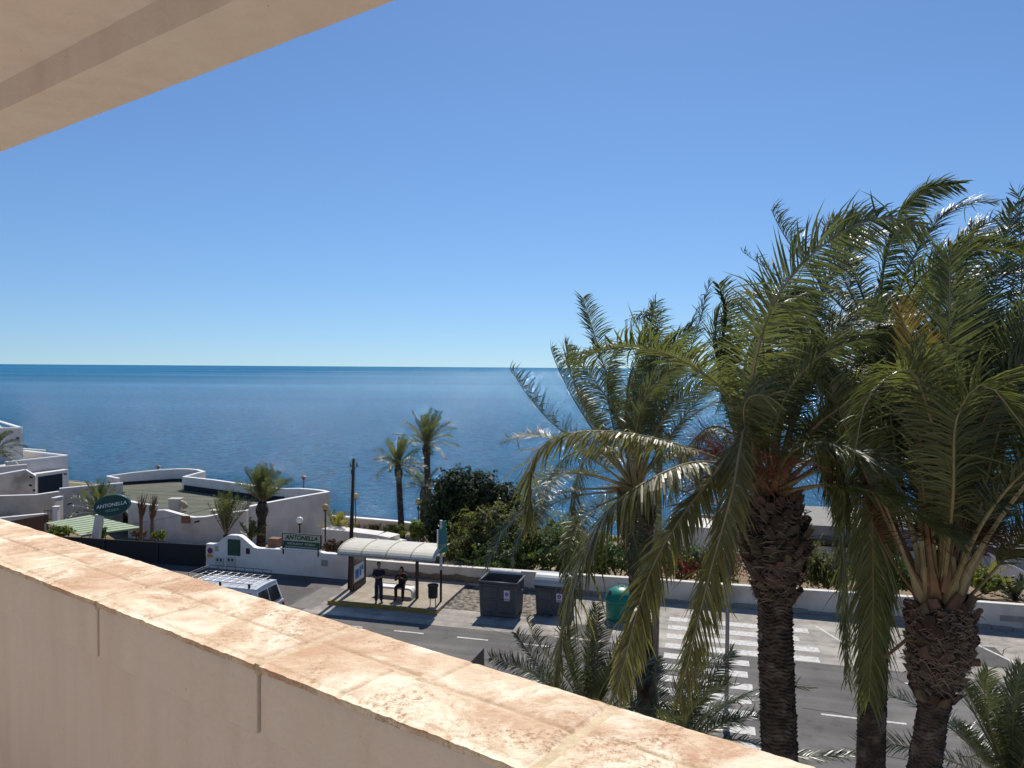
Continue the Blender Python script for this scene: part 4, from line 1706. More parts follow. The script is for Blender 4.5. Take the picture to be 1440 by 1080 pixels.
# ------------------------------------------------------------------ van with roof rack
def van():
    sc_, tc_ = -18.15, 25.0
    g = thing('white_van', 'white van with a metal roof rack driving past the white wall', 'van', R(sc_, tc_, .006))
    m_vw = mat('van_white', (0.62, 0.63, 0.64), (0.56, 0.57, 0.58), 1.2, .3, coat=.4)
    L2, W2 = 2.25, .86
    def X(a, b_, z):   # a along, b across
        return R(sc_ + a, tc_ + b_, z)
    mb = MB()
    # side profile (along, z), rear at +a
    low = [(-L2, .35), (-L2 - .06, .75), (-L2 + .1, 1.0), (-1.35, 1.12)]
    sec = []   # (a, zbelt width, ...)
    prof_low = [(-L2, .38), (L2, .38), (L2 + .04, .62), (L2, 1.12), (-1.30, 1.12), (-L2 + .12, 1.02), (-L2 - .05, .80)]
    mb.prism([X(a, -W2, z) for a, z in prof_low], ND * (2 * W2))
    o = mb.build('body', m_vw, g, bevel=.05, seg=3)
    # greenhouse with tumblehome
    mb = MB()
    r_ = .70
    z1, z2 = 1.12, 1.86
    Lb = [(-1.38, W2 - .02), (L2 - .02, W2 - .02)]
    lo_ = [X(-1.38, -W2 + .02, z1), X(L2 - .01, -W2 + .02, z1), X(L2 - .01, W2 - .02, z1), X(-1.38, W2 - .02, z1)]
    hi_ = [X(-.72, -r_, z2), X(L2 - .22, -r_, z2), X(L2 - .22, r_, z2), X(-.72, r_, z2)]
    mb.hexa(lo_ + hi_)
    mb.build('cab', m_vw, g, bevel=.06, seg=3)
    mb = MB()
    pts = []
    for a0, a1 in ((-.76, L2 - .2),):
        n = 8
        for i in range(n):
            b0, b1 = -r_ + .02 + (2 * r_ - .04) * i / n, -r_ + .02 + (2 * r_ - .04) * (i + 1) / n
            h0, h1 = .05 * (1 - (b0 / r_) ** 2), .05 * (1 - (b1 / r_) ** 2)
            mb.hexa([X(a0, b0, z2 - .02), X(a1, b0, z2 - .02), X(a1, b1, z2 - .02), X(a0, b1, z2 - .02), X(a0, b0, z2 + .004 + h0), X(a1, b0, z2 + .004 + h0), X(a1, b1, z2 + .004 + h1), X(a0, b1, z2 + .004 + h1)])
    mb.build('roof_skin', m_vw, g)

    def face(lo4, name, q):   # panel on a face given by corner lerps
        a, b_, c, d = lo4
        nr_ = (b_ - a).cross(d - a).normalized() * .006
        def P(u, v):
            return a.lerp(b_, u).lerp(d.lerp(c, u), v) + nr_
        mb = MB()
        pts = [P(q[0], q[2]), P(q[1], q[2]), P(q[1], q[3]), P(q[0], q[3])]
        mb.prism(pts, nr_ * .6)
        return mb.build(name, m_glass, g)
    near = (lo_[0], lo_[1], hi_[1], hi_[0])
    rear = (lo_[1], lo_[2], hi_[2], hi_[1])
    far = (lo_[2], lo_[3], hi_[3], hi_[2])
    front = (lo_[3], lo_[0], hi_[0], hi_[3])
    for fc, q in ((near, (.05, .30, .08, .80)), (near, (.34, .62, .08, .80)), (near, (.66, .93, .08, .80)),
                  (rear, (.08, .48, .08, .82)), (rear, (.52, .92, .08, .82)), (far, (.07, .34, .08, .8)), (far, (.38, .66, .08, .8)), (far, (.70, .95, .08, .8))):
        face(fc, 'window', q)
    face(front, 'windscreen', (.06, .94, .08, .92))
    mb = MB()
    mb.prism([X(L2 + .045, -.006, .5), X(L2 + .045, .006, .5), X(L2 + .012, .006, 1.1), X(L2 + .012, -.006, 1.1)], UD * .01)
    mb.build('rear_door_seam', m_dark, g)
    for a in (-1.45, 1.45):
        for b_, sg in ((-W2, -1), (W2, 1)):
            mb = MB()
            c = X(a, b_, .33)
            mb.tube([c - ND * (.20 if sg > 0 else -.02), c + ND * (.02 if sg > 0 else .20)], .33, 22)
            wl = mb.build('wheel', mat('tyre_rubber', (0.02, 0.02, 0.02), rough=.9), g)
            mb = MB()
            disc(mb, c + ND * (.022 * sg), .19, ND * sg, .012)
            mb.build('rim', m_metal, wl)
    for b_ in (-W2 + .10, W2 - .10):
        mb = MB()
        mb.prism([X(L2 + .043, b_ - .06, .68), X(L2 + .043, b_ + .06, .68), X(L2 + .02, b_ + .06, 1.0), X(L2 + .02, b_ - .06, 1.0)], UD * .02)
        mb.build('tail_light', mat('tail_red', (0.35, 0.02, 0.015), rough=.3), g)
        mb = MB()
        mb.prism([X(-L2 - .045, b_ - .09, .66), X(-L2 - .045, b_ + .09, .66), X(-L2 + .01, b_ + .09, .88), X(-L2 + .01, b_ - .09, .88)], -UD * .02)
        mb.build('headlight', m_wh, g)
    mb = MB()
    mb.rbox(sc_ + L2 + .0, sc_ + L2 + .10, tc_ - W2, tc_ + W2, .34, .52)
    mb.build('bumper', mat('bumper_grey', (0.08, 0.08, 0.08), rough=.7), g, bevel=.03)
    mb = MB()
    mb.tube([X(-1.2, -W2 - .02, 1.15), X(-1.22, -W2 - .14, 1.2)], .02, 5)
    mb.box(X(-1.22, -W2 - .17, 1.24), (.07, .12, .2), rz=-math.radians(14.6))
    mb.build('wing_mirror', m_dark, g)
    rk = thing_part = bpy.data.objects.new('roof_rack', None)
    # rack as a real mesh parent
    bpy.data.objects.remove(rk)
    mb = MB()
    zr0, zr1 = z2 + .16, z2 + .30
    ra0, ra1, rb = -.95, 1.85, .62
    for b_ in (-rb, rb):
        mb.tube([X(ra0, b_, zr0), X(ra1, b_, zr0)], .016, 6)
    for k in range(9):
        a = ra0 + (ra1 - ra0) * k / 8
        mb.tube([X(a, -rb, zr0), X(a, rb, zr0)], .013, 6)
    for b_ in (-.31, 0, .31):
        mb.tube([X(ra0, b_, zr0 + .012), X(ra1, b_, zr0 + .012)], .010, 6)
    rk = mb.build('roof_rack', mat('rack_grey', (0.35, 0.35, 0.35), rough=.4, metal=.5), g)
    mb = MB()
    zu = zr0 + .22
    mb.tube([X(ra0, rb, zu), X(ra1, rb, zu)], .013, 6)
    mb.tube([X(ra0, -rb, zu), X(ra0, rb, zu)], .013, 6)
    for k in range(8):
        a = ra0 + (ra1 - ra0) * k / 7
        mb.tube([X(a, rb, zr0), X(a, rb, zu)], .010, 5)
        if k < 1:
            mb.tube([X(a, -rb, zr0), X(a, -rb, zu)], .010, 5)
    mb.build('rack_rail', m_dark, rk)
    mb = MB()
    for a in (-.8, .45, 1.7):
        for b_ in (-rb, rb):
            mb.box(X(a, b_, z2 + .085), (.08, .05, .17), rz=-math.radians(14.6))
    mb.build('rack_foot', m_dark, rk)


van()

# triangular warning sign seen from behind above the parapet edge
c = at(673, 926, 19.5)
g = thing('triangular_road_sign', 'back of a grey road sign poking above the parapet edge', 'sign', V((c.x, c.y, 0)))
mb = MB()
mb.tube([V((c.x, c.y + .05, 0.12)), V((c.x, c.y + .05, c.z + .05))], .03, 8)
mb.build('pole', m_metal, g)
mb = MB()
xx = V((.9, .42, 0)).normalized()
tri = [c + xx * .15 + V((0, 0, .26)), c - xx * .36 - V((0, 0, .18)), c - xx * .1 - V((0, 0, .62)), c + xx * .17 - V((0, 0, .62))]
mb.prism(tri, V((.0, .02, 0)))
mb.build('sign_plate', mat('dark_sign_back', (0.06, 0.05, 0.055), (0.09, 0.08, 0.08), 6, .6), g)
mb = MB()
mb.tube([tri[1] - V((.0, .01, 0)), tri[0] - V((0, .01, 0)), tri[3] - V((0, .01, 0))], .016, 5)
mb.build('edge_trim', m_metal, g)

# ------------------------------------------------------------------ poles and lamps
m_pole = mat('pole_dark_wood', (0.035, 0.027, 0.022), (0.025, 0.02, 0.016), 8, .8)
tp, bp_ = at(497.5, 645, 34.2), at(491.5, 800, 33.6)
bp_.z = -.02
g = thing('telephone_pole', 'tall dark slightly leaning telephone pole beside the white wall', 'pole', bp_)
mb = MB()
mb.tube([bp_, bp_.lerp(tp, .5), tp], [.10, .088, .072], 12)
mb.build('pole', m_pole, g, smooth=True)
mb = MB()
mb.box(tp - V((0, 0, .35)), (.36, .05, .05))
for q in (-.15, .15):
    mb.tube([tp + V((q, 0, -.34)), tp + V((q, 0, -.2))], .03, 6)
mb.box(tp - V((.02, .1, .6)), (.16, .1, .22))
mb.build('bracket', m_dark, g)
for (q, lb) in ((at(150, 742, 40), 'thin black cable running left from the telephone pole over the restaurant'),
                (at(690, 706, 52), 'thin black cable running right from the telephone pole to the gardens')):
    mb = MB()
    a = tp - V((0, 0, .3))
    pts = []
    for i in range(21):
        u = i / 20
        p = a.lerp(q, u)
        p.z -= .9 * 4 * u * (1 - u) * .4
        pts.append(p)
    mb.tube(pts, .008, 4)
    tag(mb.build('overhead_cable', m_dark), lb, 'cable')

# grey utility pole near the kerb behind the palm
a, b_ = at(928.5, 600, 20.6), at(918, 1020, 20.6)
b_.z = .0
g = thing('grey_utility_pole', 'grey round pole standing behind the crown of the left big palm', 'pole', b_)
mb = MB()
mb.tube([b_, b_.lerp(a, .5), a], [.115, .105, .095], 14)
mb.build('pole', mat('weathered_pole', (0.16, 0.135, 0.115), (0.11, 0.095, 0.08), 6, .85, .3, 40), g, smooth=True)
mb = MB()
mb.tube([a + V((0, 0, -.02)), a + V((0, 0, .06))], [.105, .08], 14)
mb.build('cap', m_metal, g)
mb = MB()
mb.lathe(b_ + V((0, 0, .0)), [(.2, 0), (.2, .15), (.13, .25)], 14)
mb.build('base_collar', m_metal, g)

# slim street lamp
a, b_ = at(1025, 728, 20.8), at(1025.5, 1022, 20.8)
b_.z = 0
b_.x = a.x
g = thing('slim_street_lamp', 'slim grey street lamp with a box head left of the thick palm', 'street lamp', b_)
mb = MB()
mb.tube([b_, V((a.x, b_.y, a.z))], [.062, .05], 10)
mb.build('pole', m_metal, g, smooth=True)
mb = MB()
mb.lathe(b_, [(.1, 0), (.1, .5), (.065, .6)], 10)
mb.build('base', m_metal, g)
mb = MB()
mb.box((a.x + .06, b_.y, a.z + .07), (.62, .34, .16))
mb.box((a.x + .10, b_.y, a.z + .18), (.5, .26, .08))
mb.build('lamp_head', mat('lamp_head_grey', (0.12, 0.12, 0.125), rough=.5), g, bevel=.03)
mb = MB()
mb.box((a.x + .08, b_.y, a.z - .02), (.45, .24, .03))
mb.build('lens', m_glass, g)


def globe_lamp(px, py, d, zb, label, col, r=.2, grp='round globe garden lamps'):
    c = at(px, py, d)
    g = thing('globe_lamp', label, 'lamp', V((c.x, c.y, zb)), grp)
    mb = MB()
    mb.tube([V((c.x, c.y, zb)), V((c.x, c.y, c.z - r * .9))], .04, 8)
    mb.build('pole', m_dark, g)
    mb = MB()
    mb.lathe(c, [(r * math.cos(math.radians(a)) + .001, r * math.sin(math.radians(a))) for a in range(-90, 91, 15)], 18)
    mb.build('globe', col, g, smooth=True)
    mb = MB()
    mb.lathe(c - V((0, 0, r + .06)), [(.05, 0), (.11, .02), (.11, .08), (.07, .1)], 12)
    mb.build('collar', m_dark, g)


m_glw = mat('white_globe', (0.78, 0.78, 0.75), rough=.3, trans=.25)
m_gly = mat('yellowed_globe', (0.55, 0.47, 0.25), (0.48, 0.40, 0.2), 4, .35, trans=.4)
globe_lamp(421.5, 731.5, 40, -1.5, 'clean white globe lamp above the restaurant sign board', m_glw, .185)
globe_lamp(457.5, 713, 43, -1.5, 'pinkish globe lamp at the right end of the restaurant building', m_gly, .19)
globe_lamp(500, 697, 56, -2.6, 'yellowed globe lamp just right of the telephone pole against the sea', m_gly, .21)
globe_lamp(588.5, 705, 50, -2.6, 'yellowed globe lamp between the slender palm and the dark bush', m_gly, .2)


def lantern(px, py, d, zb, label):
    c = at(px, py, d)
    g = thing('lantern_post', label, 'lamp', V((c.x, c.y, zb)), 'dark lantern posts on the sea front')
    mb = MB()
    mb.tube([V((c.x, c.y, zb)), c - V((0, 0, .2))], .045, 8)
    mb.build('pole', m_dark, g)
    mb = MB()
    mb.lathe(c, [(.1, -.22), (.16, .0), (.16, .02)], 12)
    mb.build('lantern', m_glass, g)
    mb = MB()
    mb.lathe(c, [(.30, .02), (.28, .06), (.12, .14), (.03, .18)], 14)
    mb.build('cap', m_dark, g)


lantern(427, 671, 62, -2.6, 'dark capped lantern standing beyond the right end of the restaurant')
lantern(222.5, 656.5, 68, -2.6, 'dark capped lantern beyond the left rear parapet of the restaurant')

# small boat on the horizon
c = at_z(588.5, 523, SEA)
c = V((c.x * 3.4, c.y * 3.4, SEA)) if c.y < 5000 else c
g = thing('boat', 'tiny distant dark boat just below the horizon line', 'boat', c)
kk = 11.0
mb = MB()
mb.prism([c + V((-.9, 0, .2)) * kk, c + V((-.75, 0, -.05)) * kk, c + V((.7, 0, -.05)) * kk, c + V((1.0, 0, .5)) * kk, c + V((-.9, 0, .38)) * kk], V((0, 3 * 1.0, 0)))
mb.build('hull', m_dark, g)
mb = MB()
mb.prism([c + V((-.5, 0, .38)) * kk, c + V((.35, 0, .4)) * kk, c + V((.2, 0, 1.1)) * kk, c + V((-.35, 0, 1.1)) * kk], V((0, 2, 0)))
mb.build('cabin', m_metal, g)

# ------------------------------------------------------------------ people
def skin(name, chains, m, parent, base, lv=2):
    """chains: list of lists of (point, radius or (rx, ry)); shared points joined by index reference"""
    vs, es, rs = [], [], []
    key = {}
    for ch in chains:
        prev = None
        for p, r in ch:
            p = V(p)
            k = (round(p.x, 4), round(p.y, 4), round(p.z, 4))
            if k not in key:
                key[k] = len(vs)
                vs.append(p)
                rs.append(r if isinstance(r, tuple) else (r, r))
            i = key[k]
            if prev is not None and prev != i:
                es.append((prev, i))
            prev = i
    me = bpy.data.meshes.new(name)
    me.from_pydata(vs, es, [])
    ob = bpy.data.objects.new(name, me)
    COL.objects.link(ob)
    md = ob.modifiers.new('skin', 'SKIN')
    md.branch_smoothing = .3
    for i, r in enumerate(rs):
        me.skin_vertices[0].data[i].radius = r
    me.skin_vertices[0].data[0].use_root = True
    ss_ = ob.modifiers.new('sub', 'SUBSURF')
    ss_.levels = lv
    ss_.render_levels = lv
    dg = bpy.context.evaluated_depsgraph_get()
    me2 = bpy.data.meshes.new_from_object(ob.evaluated_get(dg))
    bpy.data.objects.remove(ob)
    o = bpy.data.objects.new(name, me2)
    me2.materials.clear()
    me2.materials.append(m)
    me2.polygons.foreach_set('use_smooth', [True] * len(me2.polygons))
    COL.objects.link(o)
    if parent is not None:
        o.parent = parent
    else:
        o.location = base
    return o


m_skin = mat('skin', (0.30, 0.17, 0.11), (0.26, 0.145, 0.095), 20, .6)
m_navy = mat('navy_cloth', (0.012, 0.014, 0.03), (0.018, 0.02, 0.04), 12, .9)
m_black = mat('black_cloth', (0.012, 0.011, 0.012), (0.03, 0.026, 0.026), 9, .9)
m_jean = mat('dark_jeans', (0.02, 0.022, 0.035), (0.03, 0.033, 0.05), 14, .9)
m_hair = mat('dark_hair', (0.012, 0.009, 0.008), rough=.7)


def hand(wr, d, palm_n, curl=.5, sg=1):
    """chains of a small hand: palm plus five fingers, from wrist point along d"""
    d = V(d).normalized()
    n_ = V(palm_n)
    n_ = (n_ - d * n_.dot(d)).normalized()
    s_ = d.cross(n_) * sg
    wr = V(wr)
    pm = wr + d * .075
    ch = [[(wr, (.022, .026)), (wr + d * .035, (.018, .032)), (pm, (.016, .036))]]
    for k, (o_, l_) in enumerate(((-.030, .075), (-.010, .085), (.010, .08), (.029, .062))):
        b0 = wr + d * .068 + s_ * o_
        p1 = b0 + (d + s_ * o_ * 3) * l_ * .45
        p2 = p1 + (d * (1 - curl) + n_ * curl).normalized() * l_ * .35
        p3 = p2 + (d * (.6 - curl) + n_ * (curl + .3)).normalized() * l_ * .28
        ch.append([(pm, (.016, .036)), (b0, .010), (p1, .009), (p2, .0085), (p3, .0075)])
    t0 = wr + d * .02 - s_ * .03
    t1 = t0 - s_ * .022 + d * .03
    t2 = t1 + d * .03 + n_ * .01
    ch.append([(wr + d * .035, (.018, .032)), (t0, .011), (t1, .010), (t2, .008)])
    return ch


def head(base, neck, fwd, parent, hairlen=.0):
    """face, nose, ears and hair around the head centre"""
    fwd = V(fwd).normalized()
    up = V((0, 0, 1))
    side = fwd.cross(up).normalized()
    c = neck
    mb = MB()
    # skull shape as a lathe warped forward
    n, k = 16, 12
    for i in range(k + 1):
        a = -PI / 2 + PI * i / k
        for j in range(n):
            b_ = 2 * PI * j / n
            x, y, z = math.cos(a) * math.cos(b_), math.cos(a) * math.sin(b_), math.sin(a)
            wx = .074 * (1 - .18 * max(0, -z))
            wy = .095 - (.012 * max(0, -z) if y < 0 else -.004 * max(0, -z))
            mb.v.append(c + side * x * wx + fwd * y * wy + up * z * .118)
    for i in range(k):
        for j in range(n):
            q, r_ = i * n + j, i * n + (j + 1) % n
            mb.f.append((q, r_, r_ + n, q + n))
            mb.m.append(0)
    nb = c + fwd * .092 - up * .012
    mb.add([nb + up * .04, nb - side * .016 - up * .012, nb + side * .016 - up * .012, nb + fwd * .026 - up * .008, nb - up * .02], [(0, 1, 3), (0, 3, 2), (1, 4, 3), (3, 4, 2)], 0)
    for sg in (-1, 1):
        mb.lathe(c + side * sg * .076 - up * .005, [(.004, -.03), (.016, -.015), (.018, .012), (.006, .03)], 8, 0, .5, 1)
        mb.lathe(c + side * sg * .032 + fwd * .084 + up * .008, [(.002, -.009), (.011, 0), (.002, .009)], 8, 1)
    mb.box(c + fwd * .088 - up * .055, (.045, .012, .010), 0, 2)
    return mb


def person_standing():
    P0 = R(-13.38, 29.12, .151)
    g = None
    f = V((.35, -1, 0)).normalized()
    sd = f.cross(V((0, 0, 1))).normalized()
    def Q(x, y, z):
        return sd * x + f * y + V((0, 0, z))
    pel = Q(0, 0, .93)
    chest = Q(0, .01, 1.28)
    nk = Q(0, .0, 1.47)
    body = [[(pel, (.15, .11)), (Q(0, 0, 1.10), (.135, .10)), (chest, (.155, .115)), (Q(0, 0, 1.40), (.10, .085)), (nk, .055), (Q(0, .01, 1.55), .055)]]
    for sg in (-1, 1):
        hip = Q(.09 * sg, 0, .88)
        body.append([(pel, (.15, .11)), (hip, .088), (Q(.10 * sg, .015, .50), .060), (Q(.105 * sg, 0, .30), .055), (Q(.11 * sg, -.02, .09), .038), (Q(.125 * sg, .05, .035), .036), (Q(.135 * sg, .15, .03), .028)])
        sh = Q(.175 * sg, 0, 1.38)
        el = Q(.25 * sg, .06, 1.12)
        wr = Q(-.02 * sg, .22, 1.15 + .02 * sg)
        body.append([(Q(0, 0, 1.40), (.10, .085)), (sh, .058), (Q(.225 * sg, .02, 1.25), .046), (el, .040), (Q(.11 * sg, .17, 1.13), .036), (wr, .026)])
        dn = (wr - el).normalized()
        for ch in hand(wr, dn, -f, .55, sg):
            body.append(ch)
    o = skin('person', body, m_skin, None, P0)
    tag(o, 'standing person with folded arms in dark navy clothes under the shelter', 'person')
    mb = head(P0, Q(0, .03, 1.63), V((.55, -1, -.15)), o)
    me = [v.copy() for v in mb.v]
    mb2 = MB()
    mb2.v, mb2.f, mb2.m = [v + P0 for v in mb.v], mb.f, mb.m
    mb2.build('head', [m_skin, m_dark, mat('lips', (0.25, 0.09, 0.07))], o, smooth=True)
    mb = MB()
    c = P0 + Q(0, .012, 1.655)
    mb.lathe(c, [(.082, -.07), (.090, -.02), (.088, .03), (.066, .08), (.03, .105), (.003, .11)], 16, 0, .92, 1.0)
    mb.build('hair', m_hair, o, smooth=True)
    sh = [[(Q(0, 0, .84), (.175, .14)), (Q(0, 0, .98), (.172, .135)), (Q(0, 0, 1.12), (.168, .13)), (Q(0, .01, 1.27), (.19, .14)), (Q(0, 0, 1.385), (.15, .105)), (Q(0, 0, 1.445), .07)]]
    for sg in (-1, 1):
        sh.append([(Q(0, 0, 1.385), (.15, .105)), (Q(.175 * sg, 0, 1.375), .078), (Q(.225 * sg, .02, 1.25), .066), (Q(.243 * sg, .045, 1.165), .060)])
    skin('shirt', sh, m_navy, o, P0)
    tr = [[(Q(0, 0, 1.04), (.152, .118)), (pel - V((0, 0, .02)), (.168, .128))]]
    for sg in (-1, 1):
        tr.append([(pel - V((0, 0, .02)), (.168, .128)), (Q(.09 * sg, 0, .82), .108), (Q(.10 * sg, .015, .50), .084), (Q(.105 * sg, 0, .30), .076), (Q(.11 * sg, -.01, .06), .070)])
    skin('trousers', tr, m_jean, o, P0)
    for sg in (-1, 1):
        skin('shoe', [[(Q(.11 * sg, -.045, .05), .045), (Q(.12 * sg, .03, .045), .046), (Q(.135 * sg, .13, .036), .040), (Q(.14 * sg, .19, .03), .030)]], m_dark, o, P0)


def person_seated():
    P0 = R(-12.72, 30.10, .15)
    f = (V((-.15, -1, 0))).normalized()
    sd = f.cross(V((0, 0, 1))).normalized()
    def Q(x, y, z):
        return sd * x + f * y + V((0, 0, z))
    pel = Q(0, 0, .55)
    chest = Q(0, .06, .90)
    body = [[(pel, (.15, .12)), (Q(0, .02, .72), (.135, .11)), (chest, (.15, .115)), (Q(0, .07, 1.02), (.095, .08)), (Q(0, .10, 1.10), .053), (Q(0, .12, 1.17), .053)]]
    for sg in (-1, 1):
        body.append([(pel, (.15, .12)), (Q(.10 * sg, .10, .54), .082), (Q(.16 * sg, .42, .55), .060), (Q(.155 * sg, .44, .32), .054), (Q(.15 * sg, .42, .09), .038), (Q(.16 * sg, .49, .035), .035), (Q(.17 * sg, .58, .03), .027)])
        sh = Q(.175 * sg, .06, 1.0)
        el = Q(.24 * sg, .22, .80)
        wr = Q(.07 * sg, .34, .96 + .03 * sg)
        body.append([(Q(0, .07, 1.02), (.095, .08)), (sh, .057), (Q(.22 * sg, .13, .90), .046), (el, .040), (Q(.16 * sg, .30, .87), .035), (wr, .026)])
        for ch in hand(wr, (wr - el) + V((0, 0, .1)), -sd * sg, .5, sg):
            body.append(ch)
    o = skin('person', body, m_skin, None, P0)
    tag(o, 'seated person in black clothes on the white bench holding a phone near the face', 'person')
    mb = head(P0, Q(0, .145, 1.245), f + V((0, 0, -.35)), o)
    mb2 = MB()
    mb2.v, mb2.f, mb2.m = [v + P0 for v in mb.v], mb.f, mb.m
    mb2.build('head', [m_skin, m_dark, mat('lips', (0.25, 0.09, 0.07))], o, smooth=True)
    mb = MB()
    mb.lathe(P0 + Q(0, .115, 1.25), [(.07, -.12), (.092, -.06), (.096, .0), (.090, .05), (.066, .10), (.03, .125), (.003, .13)], 16)
    mb.build('hair', m_hair, o, smooth=True)
    sh = [[(Q(0, 0, .50), (.185, .15)), (Q(0, .02, .72), (.18, .145)), (chest, (.195, .145)), (Q(0, .07, 1.02), (.11, .09)), (Q(0, .09, 1.075), .064)]]
    for sg in (-1, 1):
        sh.append([(Q(0, .07, 1.02), (.11, .09)), (Q(.175 * sg, .06, 1.0), .080), (Q(.22 * sg, .13, .90), .070), (Q(.24 * sg, .22, .80), .063), (Q(.16 * sg, .30, .87), .054), (Q(.10 * sg, .325, .93), .040)])
    skin('jacket', sh, m_black, o, P0)
    tr = [[(Q(0, -.02, .56), (.16, .13)), (Q(0, .04, .55), (.16, .12))]]
    for sg in (-1, 1):
        tr.append([(Q(0, .04, .55), (.16, .12)), (Q(.10 * sg, .14, .545), .10), (Q(.16 * sg, .42, .55), .082), (Q(.155 * sg, .445, .32), .076), (Q(.15 * sg, .42, .08), .068)])
    skin('trousers', tr, m_black, o, P0)
    for sg in (-1, 1):
        skin('shoe', [[(Q(.15 * sg, .38, .05), .043), (Q(.16 * sg, .45, .045), .045), (Q(.17 * sg, .55, .036), .040), (Q(.175 * sg, .62, .03), .030)]], m_dark, o, P0)
    mb = MB()
    mb.box(P0 + Q(0, .40, 1.04), (.16, .012, .08), rx=.3)
    tag(mb.build('mobile_phone', m_dark, bevel=.004), 'small black phone held up by the seated person', 'phone')


person_standing()
person_seated()
# ------------------------------------------------------------------ palms
m_frond = mat('palm_leaflet', (0.096, 0.114, 0.042), rough=.44, spec=.42, island=.38, trans=.29, tcol=(0.20, 0.235, 0.05))
m_frond_y = mat('palm_leaflet_yellow', (0.13, 0.11, 0.035), rough=.42, spec=.45, island=.35, trans=.36, tcol=(0.27, 0.21, 0.04))
m_frond_d = mat('palm_leaflet_deep', (0.064, 0.080, 0.036), rough=.42, spec=.45, island=.36, trans=.26, tcol=(0.14, 0.175, 0.045))
m_frond_b = mat('palm_leaflet_dead', (0.11, 0.070, 0.040), rough=.7, spec=.2, island=.3, trans=.15)
m_frond_h = mat('palm_leaflet_olive', (0.125, 0.125, 0.045), rough=.42, spec=.45, island=.35, trans=.34, tcol=(0.25, 0.245, 0.055))
m_rach = mat('palm_midrib', (0.25, 0.21, 0.11), (0.15, 0.13, 0.06), 4, .38, .2, 30, .5)
m_rach_b = mat('palm_midrib_brown', (0.17, 0.10, 0.055), (0.11, 0.065, 0.04), 4, .6, .2, 30)
m_trunk = mat('palm_trunk_bark', (0.080, 0.064, 0.053), (0.036, 0.029, 0.025), 9, .95, .9, 40, .1, c3=(0.15, 0.125, 0.105), s3=5.0, bdist=.015)
m_boot = mat('palm_leaf_boots', (0.066, 0.052, 0.042), (0.14, 0.090, 0.055), 5, .9, .9, 45, .15, lo=.5, hi=.8, island=.45, bdist=.01)
m_fibre = mat('palm_fibre', (0.15, 0.118, 0.09), rough=.9, island=.35)
m_fruit = mat('palm_fruit_stalk', (0.27, 0.135, 0.07), rough=.6, island=.4)
G = V((0, 0, -1))
WIND = V((1, -.1, .05))


def catmull(pts, n):
    P = [V(p) for p in pts]
    P = [P[0] * 2 - P[1]] + P + [P[-1] * 2 - P[-2]]
    # length parameterised resample
    out = []
    m = len(P) - 3
    dense = []
    for i in range(m):
        p0, p1, p2, p3 = P[i:i + 4]
        for j in range(12):
            t = j / 12
            dense.append(.5 * ((2 * p1) + (p2 - p0) * t + (2 * p0 - 5 * p1 + 4 * p2 - p3) * t * t + (3 * p1 - p0 - 3 * p2 + p3) * t ** 3))
    dense.append(P[-2])
    L_ = [0]
    for a, b_ in zip(dense[:-1], dense[1:]):
        L_.append(L_[-1] + (b_ - a).length)
    k = 0
    for i in range(n + 1):
        d = L_[-1] * i / n
        while k < len(L_) - 2 and L_[k + 1] < d:
            k += 1
        u = (d - L_[k]) / max(1e-9, L_[k + 1] - L_[k])
        out.append(dense[k].lerp(dense[k + 1], min(1, max(0, u))))
    return out, L_[-1]


def sim(p0, az, el, L_, grav, wind, n=14):
    d = V((math.cos(az) * math.cos(el), math.sin(az) * math.cos(el), math.sin(el)))
    p = V(p0)
    pts = [p.copy()]
    for i in range(n):
        u = (i + 1) / n
        d = (d + G * grav * u / n * 4 + WIND * wind * u / n * 4).normalized()
        p = p + d * L_ / n
        pts.append(p.copy())
    return pts


